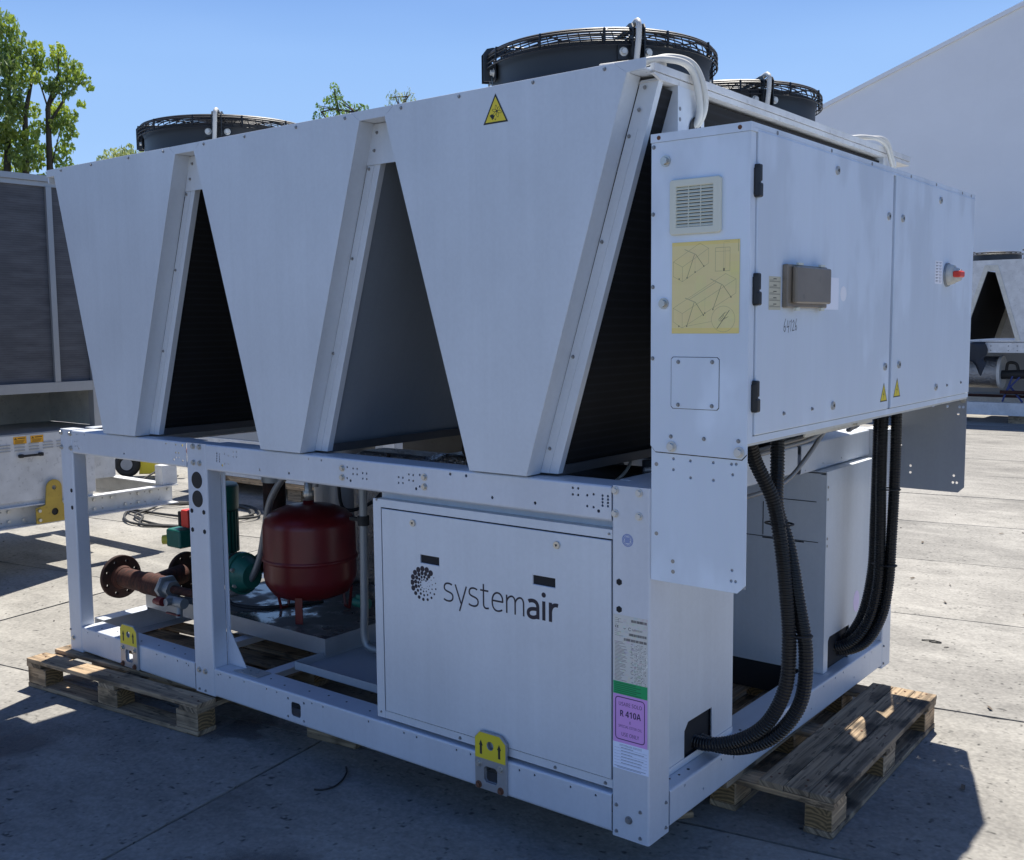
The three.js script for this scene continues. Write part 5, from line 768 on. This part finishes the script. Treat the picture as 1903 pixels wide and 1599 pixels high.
// ------------------------------------------------------------------ pressure washer, hose, items behind
{
  const P = thing('pressure_washer', 'yellow pressure washer with black wheel standing behind the white unit', 'pressure washer', [-9.3, 0, -4.15]); P.rotation.y = 0.75;
  const add = (n, g, m, par = P) => { const o = new THREE.Mesh(merge(Array.isArray(g) ? g : [g]), m); o.name = numbered(n); o.castShadow = o.receiveShadow = true; par.add(o); return o; };
  const w = add('wheel', new THREE.TorusGeometry(0.1, 0.045, 10, 32).translate(0, 0.178, 0.26), M.rubber); add('wheel_hub', bar(V(0, 0.178, 0.22), V(0, 0.178, 0.3), 0.065, 24), M.metalDark, w);
  add('body', [new RoundedBoxGeometry(0.5, 0.42, 0.36, 2, 0.06).translate(0.32, 0.46, 0), exZ([[0.12, 0.06], [0.34, 0.06], [0.36, 0.3], [0.3, 0.62], [0.1, 0.72], [0.16, 0.4]], 0.2, 0.26, [], 0.01)], M.yellowBright);
  add('dark_housing', new RoundedBoxGeometry(0.42, 0.5, 0.34, 2, 0.05).translate(-0.1, 0.48, 0), M.rubber);
  add('handle', [tube([[-0.2, 0.7, -0.15], [-0.34, 0.95, -0.15], [-0.36, 1.0, 0], [-0.34, 0.95, 0.15], [-0.2, 0.7, 0.15]], 0.018, 30, 8)], M.rubber);
  add('hose_coupling', bar(V(0.56, 0.3, 0.1), V(0.68, 0.3, 0.12), 0.03, 10), std({ color: lin(0.55, 0.2, 0.12), roughness: 0.5 }));
  const W2 = thing('rubber_wheel_cart', 'small dark cart beside the yellow pressure washer', 'cart', [-8.2, 0, -5.0]); const o = new THREE.Mesh(merge([new RoundedBoxGeometry(0.5, 0.4, 0.4, 1, 0.05).translate(0, 0.26, 0), bar(V(-0.18, 0.07, -0.22), V(-0.18, 0.07, 0.22), 0.07, 16), bar(V(0.18, 0.07, -0.22), V(0.18, 0.07, 0.22), 0.07, 16)]), M.rubber); o.name = 'cart_body'; W2.add(o);
}
{ const r = rng(55), pts = []; let a = 0.4; for (let i = 0; i < 30; i++) { a += 0.62; const q = 0.42 + r() * 0.22; pts.push([-6.55 + Math.cos(a) * q * 1.25, 0.012 + (i % 5) * 0.006, -3.05 + Math.sin(a) * q]); }
  pts.push([-7.2, 0.012, -2.85], [-7.8, 0.012, -3.0], [-8.5, 0.02, -3.6], [-8.72, 0.3, -4.6].map((v, i) => [-8.75, 0.2, -4.3][i]));
  single('hose', [tube(pts, 0.011, 260, 6)], M.rubber, 'black hose coiled on the sunlit concrete behind the left bay', 'hose'); }
{
  const U = thing('white_plant_unit', 'low white plant unit on a wooden base behind the open frame', 'plant unit', [-6.7, 0, -4.6]);
  part(U, 'casing', [B(-8.0, -5.0, 0.175, 0.56, -5.3, -4.05, 0.006)], M.white);
  part(U, 'grey_panel', B(-7.78, -5.0, 0.5605, 1.35, -5.3, -4.06, 0.006), M.metalDark);
  part(U, 'wooden_base', [B(-8.0, -5.0, 0.12, 0.174, -4.12, -4.04), B(-8.0, -5.0, 0.12, 0.174, -5.3, -5.2)], M.wood3);
  for (const x of [-7.9, -6.4, -5.1]) part(U, 'support_block', B(x - 0.1, x + 0.1, 0.001, 0.119, -5.28, -4.06), M.wood2);
  const t = canvas(96, 64, (c, w, h) => { c.fillStyle = '#e6c92c'; c.fillRect(0, 0, w, h); c.fillStyle = '#222'; c.fillRect(18, 10, 10, 44); c.fillRect(12, 36, 22, 12); c.fillStyle = '#b98f18'; c.fillRect(50, 18, 30, 26); });
  decal(U, 'yellow_label', 0.14, 0.09, t, [-7.55, 0.25, -4.0485], 0);
}
{
  const C = thing('concrete_block', 'grey concrete block standing far behind the washer', 'concrete block', [-10.6, 0, -6.9]);
  const o = new THREE.Mesh(B(-0.6, 0.6, 0, 0.8, -0.4, 0.4, 0.03), M.concrete); o.name = 'block_body'; o.castShadow = o.receiveShadow = true; C.add(o);
  const q = new THREE.Mesh(flat(new THREE.TorusGeometry(0.06, 0.012, 6, 16)).translate(0, 0.83, 0), M.zinc); q.name = 'lifting_eye'; C.add(q);
}

// ------------------------------------------------------------------ white chiller far right
{
  const z = -16, C = thing('air_cooled_chiller', 'white air cooled chiller with black fans standing in front of the warehouse wall', 'chiller', [-2.2, 0, -17]);
  const X0 = -6.4, X1 = 2.0, tri = [-5.05, -3.03, -1.01, 1.01];
  const hole = (cx) => { const p = new THREE.Path(); [[-0.06, 2.5], [0.06, 2.5], [0.41, 1.37], [-0.41, 1.37]].forEach(([a, b], i) => (i ? p.lineTo(cx + a, b) : p.moveTo(cx + a, b))); p.closePath(); return p; };
  part(C, 'front_panel', exZ([[X0, 1.345], [X1, 1.345], [X1, 2.68], [X0, 2.68]], z - 0.02, z, tri.map(hole)), M.white);
  for (const cx of tri) {
    const q = (s) => exZ([[cx + s * 0.06, 2.5], [cx + s * 0.1, 2.6], [cx + s * 0.48, 1.372], [cx + s * 0.41, 1.372]], z + 0.0005, z + 0.012);
    part(C, 'opening_trim', [q(-1), q(1), exZ([[cx - 0.1, 2.6], [cx + 0.1, 2.6], [cx + 0.06, 2.5], [cx - 0.06, 2.5]], z + 0.0005, z + 0.012)], M.cream);
    part(C, 'coil', exZ([[cx - 0.06, 2.5], [cx - 0.41, 1.37], [cx - 0.5, 1.37], [cx - 0.15, 2.5]], z - 2.1, z - 0.03), M.coil);
    part(C, 'rear_triangle', [exZ([[cx - 0.06, 2.5], [cx + 0.06, 2.5], [cx + 0.41, 1.37], [cx - 0.41, 1.37]], z - 2.1, z - 2.08)], M.white);
    part(C, 'rear_lip', exZ([[cx - 0.06, 2.5], [cx - 0.0, 2.5], [cx - 0.33, 1.37], [cx - 0.41, 1.37]], z - 2.07, z - 2.05), M.cream);
    part(C, 'coil', exZ([[cx + 0.06, 2.5], [cx + 0.15, 2.5], [cx + 0.5, 1.37], [cx + 0.41, 1.37]], z - 2.1, z - 0.03), M.coil);
  }
  part(C, 'roof_deck', B(X0, X1, 2.66, 2.68, z - 2.2, z - 0.021), M.white);
  const hs = []; for (let i = 0; i < 60; i++) { const x = X0 + 0.3 + i * 0.135; if (i % 5 === 4) continue; hs.push(circ(x, 1.275, 0.011, 6), circ(x, 1.2, 0.011, 6)); }
  part(C, 'upper_beam', [exZ([[X0, 1.165], [X1, 1.165], [X1, 1.325], [X0, 1.325]], z - 0.01, z + 0.004, hs), B(X0, X1, 1.3255, 1.33, z - 0.2, z + 0.002)], M.white);
  part(C, 'base_beam', [B(X0, X1, 0.13, 0.34, z - 0.1, z), B(X0, X1, 0.13, 0.34, z - 2.2, z - 2.1)], M.white);
  for (const x of [X0, -4.45, -0.7, X1 - 0.12]) part(C, 'post', B(x, x + 0.12, 0.3405, 1.1645, z - 0.12, z - 0.005), M.white);
  part(C, 'rear_panel', B(X0, X1, 0.34, 1.33, z - 2.2, z - 2.18), M.metalDark);
  for (const x of [-5.8, -2.5, 0.8]) part(C, 'support_block', B(x - 0.2, x + 0.2, 0.001, 0.129, z - 2.1, z - 0.05), M.wood2);
  part(C, 'insulated_vessel', [bar(V(-4.4, 0.82, z - 0.6), V(-2.98, 0.82, z - 0.6), 0.27, 28)], M.foil);
  part(C, 'vessel_end', bar(V(-2.979, 0.82, z - 0.6), V(-2.93, 0.82, z - 0.6), 0.28, 28), M.white);
  part(C, 'pump_body', [bar(V(-2.93, 0.78, z - 0.5), V(-2.5, 0.8, z - 0.45), 0.075, 14), bar(V(-2.6, 0.8, z - 0.45), V(-2.3, 0.92, z - 0.4), 0.05, 12), tube([[-2.85, 0.85, z - 0.45], [-2.82, 0.98, z - 0.45], [-2.7, 0.97, z - 0.45], [-2.66, 0.86, z - 0.45]], 0.025, 20, 8)], M.rubber);
  part(C, 'pipe', [bar(V(-2.9, 0.5, z - 0.3), V(1, 0.5, z - 0.3), 0.03, 10), bar(V(-4.4, 0.42, z - 0.5), V(1, 0.42, z - 0.5), 0.025, 10)], M.rust);
  part(C, 'blue_stand', [bar(V(-2.74, 0.76, z - 0.42), V(-2.86, 0.34, z - 0.3), 0.016, 8), bar(V(-2.78, 0.6, z - 0.42), V(-2.55, 0.34, z - 0.3), 0.016, 8), bar(V(-2.62, 0.76, z - 0.42), V(-2.83, 0.5, z - 0.36), 0.016, 8)], std({ color: lin(0.03, 0.05, 0.2), roughness: 0.5 }));
  for (const [x, zz] of [[-3.9, -0.6], [-2.25, -0.6], [-0.4, -0.6], [-3.35, -1.6], [-1.6, -1.6], [0.8, -0.6]]) { const f = part(C, 'fan', lathe([[0.44, 0], [0.42, 0.04], [0.41, 0.16], [0.4, 0.165], [0.38, 0.04]], 32).translate(x, 2.681, z + zz), M.fan); part(f, 'fan_guard', [0.15, 0.25, 0.33, 0.4, 0.44].map((r, i) => new THREE.TorusGeometry(r, 0.007, 5, 32).rotateX(Math.PI / 2).translate(x, 2.681 + 0.2 - (i === 4 ? 0.03 : 0), z + zz)), M.wire); }
  // jacket thrown over the beam
  const g = new THREE.PlaneGeometry(0.42, 0.6, 14, 14), p = g.attributes.position; for (let i = 0; i < p.count; i++) { const x = p.getX(i), y = p.getY(i); p.setZ(i, Math.sin(x * 22 + y * 5) * 0.02 + Math.sin(y * 13 - x * 7) * 0.015 + (y > 0.22 ? -(y - 0.22) * 2 : 0)); p.setX(i, x * (0.75 + y * 0.9) + Math.sin(y * 17) * 0.03 - y * 0.15); if (y < 0) p.setY(i, y * (0.75 + 0.35 * Math.sin(x * 14 + 1))); if (y > 0.22) p.setY(i, 0.22 + Math.sin(x * 15) * 0.015); } g.computeVertexNormals(); g.translate(-3.22, 1.11, z + 0.06);
  single('jacket', [g], std({ color: lin(0.03, 0.035, 0.045), roughness: 0.9, side: THREE.DoubleSide }), 'dark jacket draped over the beam of the white chiller', 'jacket');
}

// ------------------------------------------------------------------ warehouse
{
  const z = -22.5, Wh = thing('warehouse', 'large plain grey warehouse with sloping gable roof edge at the right', 'warehouse', [0, 0, -40]);
  const yA = (x) => 6.87 + (x + 8.36) * 0.357, xr = 8, xl = -17;
  const P = [[xl, 0], [2 * xr - xl, 0], [2 * xr - xl, yA(xl)], [xr, yA(xr)], [xl, yA(xl)]];
  const wl = part(Wh, 'wall', exZ(P, -60, z), M.wallPaint);
  for (let x = -14; x < 20; x += 3.05) part(wl, 'wall_seam', B(x, x + 0.008, 0.05, (x < xr ? yA(x) : yA(2 * xr - x)) - 0.15, z + 0.0005, z + 0.003), M.wallPaint);
  part(Wh, 'roof_edge', [exZ([[xl - 0.3, yA(xl - 0.3)], [xr, yA(xr)], [xr, yA(xr) + 0.1], [xl - 0.3, yA(xl - 0.3) + 0.1]], -60.2, z + 0.05), exZ([[xr, yA(xr)], [2 * xr - xl + 0.3, yA(xl - 0.3)], [2 * xr - xl + 0.3, yA(xl - 0.3) + 0.1], [xr, yA(xr) + 0.1]], -60.2, z + 0.05)], M.wallPaint);
}

// ------------------------------------------------------------------ trees
const leafMat = (c, t) => new THREE.MeshPhysicalMaterial({ color: lin(c[0] * 1.35, c[1] * 1.35, c[2] * 1.3), roughness: 0.75, transmission: t, thickness: 0, side: THREE.DoubleSide, vertexColors: true });
function tree(label, pos, ry, lobes, limbs, o) {
  const r = rng(o.seed), t = thing('tree', label, 'tree', [pos[0], 0, pos[1]]); t.rotation.y = ry;
  const gs = []; for (const [pts, r0, r1] of limbs) for (let i = 0; i < pts.length - 1; i++) { const f0 = i / (pts.length - 1), f1 = (i + 1) / (pts.length - 1); gs.push(bar(V(...pts[i]), V(...pts[i + 1]), r0 + (r1 - r0) * f0, 8, r0 + (r1 - r0) * f1)); }
  for (const [x, y, z, R] of lobes) if (r() < 0.7) { const b = limbs[Math.floor(r() * limbs.length)][0], q = b[Math.min(b.length - 1, 1 + Math.floor(r() * (b.length - 1)))]; if (q[1] < y + 0.2 && Math.hypot(q[0] - x, q[1] - y) < 2.2) gs.push(bar(V(...q), V(x, y, z), 0.035, 5, 0.012)); }
  const tk = new THREE.Mesh(merge(gs), std({ color: lin(0.06, 0.05, 0.04), roughness: 0.95 })); tk.name = numbered('trunk'); tk.castShadow = tk.receiveShadow = true; t.add(tk);
  const pos_ = [], nor = [], col = []; const q = new THREE.Quaternion(), e = new THREE.Euler(), a = V(), n = V();
  for (const [x, y, z, R] of lobes) {
    const cnt = Math.round(o.dens * R * R * 4), tone = 0.75 + r() * 0.5;
    for (let i = 0; i < cnt; i++) {
      let dx, dy, dz, d; do { dx = r() * 2 - 1; dy = r() * 2 - 1; dz = r() * 2 - 1; d = Math.hypot(dx, dy, dz); } while (d > 1 || r() > 0.35 + d * 0.65);
      const cx = x + dx * R * 1.05, cy = y + dy * R * (o.droop || 0.9), cz = z + dz * R * 1.1, s = o.leaf * (0.45 + r() * r() * 1.3);
      e.set((r() - 0.5) * 2.2 + 0.4, r() * 6.28, (r() - 0.5) * 2.2); q.setFromEuler(e); n.set(0, 0, 1).applyQuaternion(q);
      const w = s * (o.slim || 0.62), k = tone * (0.7 + r() * 0.6), P = [[0, -s, 0], [w, 0, s * 0.2], [0, s, 0], [-w, 0, s * 0.2]].map(([u, v, h]) => a.set(u, v, h).applyQuaternion(q).toArray());
      for (const ix of [0, 1, 2, 0, 2, 3]) { pos_.push(cx + P[ix][0], cy + P[ix][1], cz + P[ix][2]); nor.push(n.x, n.y, n.z); const yel = r() < 0 ? 1 : 1; col.push(k * (1 + (k - 0.9) * 0.35), k, k * (1 - (k - 0.9) * 0.3)); }
    }
  }
  const g = new THREE.BufferGeometry(); g.setAttribute('position', new THREE.Float32BufferAttribute(pos_, 3)); g.setAttribute('normal', new THREE.Float32BufferAttribute(nor, 3)); g.setAttribute('color', new THREE.Float32BufferAttribute(col, 3)); g.computeVertexNormals();
  const cr = new THREE.Mesh(g, o.mat); cr.name = numbered('crown'); cr.castShadow = cr.receiveShadow = true; t.add(cr);
}
{
  const r = rng(400), dz = () => (r() - 0.5) * 1.6;
  // lobes are given as [across, height, radius] in metres from the foot of the tree
  const L3 = (arr, sp = 1) => arr.map(([x, y, R]) => [x, y, dz() * sp, R]);
  const green = leafMat([0.175, 0.251, 0.040], 0.6), green2 = leafMat([0.206, 0.286, 0.046], 0.6), pale = leafMat([0.257, 0.314, 0.143], 0.6), mid = leafMat([0.144, 0.240, 0.069], 0.6);
  tree('tall dense green tree cut off by the left picture edge', [-34.05, -15.65], 1.077, L3([[-0.1, 11.8, 0.45], [0.1, 11.35, 0.5], [-0.3, 10.9, 0.6], [0.15, 10.75, 0.42], [-0.2, 10.2, 0.65], [0.2, 9.8, 0.36], [-0.2, 9.3, 0.6], [0.1, 9.0, 0.45], [-0.3, 8.55, 0.6], [-0.1, 7.95, 0.6], [0.3, 7.45, 0.5], [-0.3, 7.1, 0.6], [-1.0, 11, 0.7], [-1.1, 9.6, 0.8], [-1, 8.2, 0.8], [-0.6, 6.4, 0.8], [0.3, 6.2, 0.7], [-0.3, 5.2, 0.9], [-1, 4.5, 0.8]]), [[[[-0.4, 0, 0], [-0.4, 5, 0], [-0.2, 8, 0], [0, 11, 0]], 0.2, 0.05], [[[-0.4, 5, 0], [-0.9, 8, 0.2], [-1, 10.5, 0.1]], 0.12, 0.03]], { seed: 41, dens: 300, leaf: 0.1, mat: green });
  tree('green tree with two dark trunks rising behind the air handling unit', [-33.35, -16.95], 1.077, L3([[-0.65, 11.15, 0.3], [-0.78, 10.8, 0.38], [-0.43, 10.7, 0.33], [0.03, 11.0, 0.3], [0.14, 10.68, 0.42], [0.5, 10.5, 0.3], [0.35, 10.13, 0.36], [0.78, 10.15, 0.26], [0.97, 9.95, 0.14], [0.7, 9.5, 0.16], [0.08, 9.77, 0.42], [-0.26, 9.85, 0.33], [-0.85, 10.13, 0.33], [-0.08, 9.22, 0.36], [0.25, 8.95, 0.33], [0.0, 8.6, 0.42], [0.35, 8.4, 0.2], [-0.26, 8.77, 0.25], [-0.86, 9.2, 0.3], [-0.7, 8.5, 0.3], [0.08, 7.95, 0.33], [-0.6, 7.77, 0.33], [-1.03, 8.13, 0.36], [-0.95, 7.4, 0.36], [0, 7.4, 0.36], [0.35, 7.2, 0.25], [-0.5, 6.6, 0.5], [0.2, 6.4, 0.5], [-1.1, 6.2, 0.5]], 0.7), [[[[-0.6, 0, 0], [-0.55, 5, 0], [-0.42, 7.0, 0], [-0.38, 9.2, 0], [0, 10.3, 0.1]], 0.17, 0.05], [[[-1.2, 0, 0.2], [-1.2, 6.0, 0.2], [-1.1, 8.9, 0.1], [-0.85, 10, 0]], 0.16, 0.05], [[[-0.4, 8.6, 0], [0.2, 9.6, 0], [0.7, 10.2, 0]], 0.06, 0.02]], { seed: 42, dens: 310, leaf: 0.095, mat: green2 });
  tree('light green bush topping the white unit left of the rear fan', [-36.5, -21], 1.0, L3([[-0.55, 8.2, 0.3], [-0.25, 8.4, 0.33], [0.05, 8.55, 0.3], [0.4, 8.6, 0.3], [-0.35, 7.9, 0.4], [-1.1, 7.7, 0.35], [-0.9, 7.9, 0.3], [0.25, 8.1, 0.4], [0.7, 8.3, 0.35], [-1.6, 7.4, 0.5], [0, 7.2, 0.8], [-1, 6.6, 0.8], [0.8, 7.2, 0.7]]), [[[[-0.2, 0, 0], [-0.2, 5, 0], [0, 7.6, 0]], 0.2, 0.06]], { seed: 43, dens: 200, leaf: 0.1, mat: pale });
  tree('pointed green tree top showing above the middle front panel', [-27.7, -24.7], 0.786, L3([[-0.28, 10.45, 0.13], [-0.24, 10.28, 0.18], [-0.14, 10.12, 0.2], [-0.1, 9.87, 0.22], [-0.4, 9.88, 0.18], [-0.56, 9.97, 0.1], [-0.5, 9.8, 0.14], [-0.88, 9.72, 0.09], [-0.74, 9.58, 0.12], [-0.6, 9.44, 0.15], [-0.3, 9.58, 0.2], [0.05, 9.7, 0.15], [0.2, 9.77, 0.14], [0.15, 9.58, 0.17], [0.46, 9.8, 0.12], [0.52, 9.63, 0.15], [0.7, 9.7, 0.13], [0.87, 9.76, 0.1], [0.88, 9.64, 0.1], [-0.9, 9.3, 0.2], [0, 9.2, 0.4], [0.7, 9.2, 0.35], [-0.5, 8.8, 0.5], [0.4, 8.5, 0.6], [0, 7.6, 0.8], [-0.7, 7.6, 0.7]], 0.5), [[[[0, 0, 0], [0, 6, 0], [-0.1, 9.3, 0], [-0.25, 10.3, 0]], 0.2, 0.02], [[[-0.05, 8.6, 0], [0.5, 9.5, 0]], 0.06, 0.02], [[[-0.05, 8.6, 0], [-0.75, 9.5, 0]], 0.06, 0.02]], { seed: 44, dens: 330, leaf: 0.065, mat: mid });
  tree('pale olive drooping tree top left of the large fan', [-26.2, -26.2], 0.75, L3([[-0.36, 10.0, 0.15], [-0.16, 10.16, 0.18], [-0.05, 10.02, 0.18], [0.12, 10.02, 0.14], [0.3, 10.22, 0.14], [0.42, 10.26, 0.1], [0.48, 10.04, 0.11], [-0.26, 9.9, 0.18], [0.18, 9.92, 0.18], [0.45, 9.85, 0.2], [-0.3, 9.5, 0.3], [0.2, 9.4, 0.4], [0, 8.6, 0.7]], 0.4), [[[[0, 0, 0], [0, 6, 0], [0, 9.6, 0], [0.3, 10.1, 0]], 0.18, 0.02]], { seed: 45, dens: 300, leaf: 0.07, slim: 0.22, droop: 1.3, mat: pale });
}

renderer.render(scene, camera);
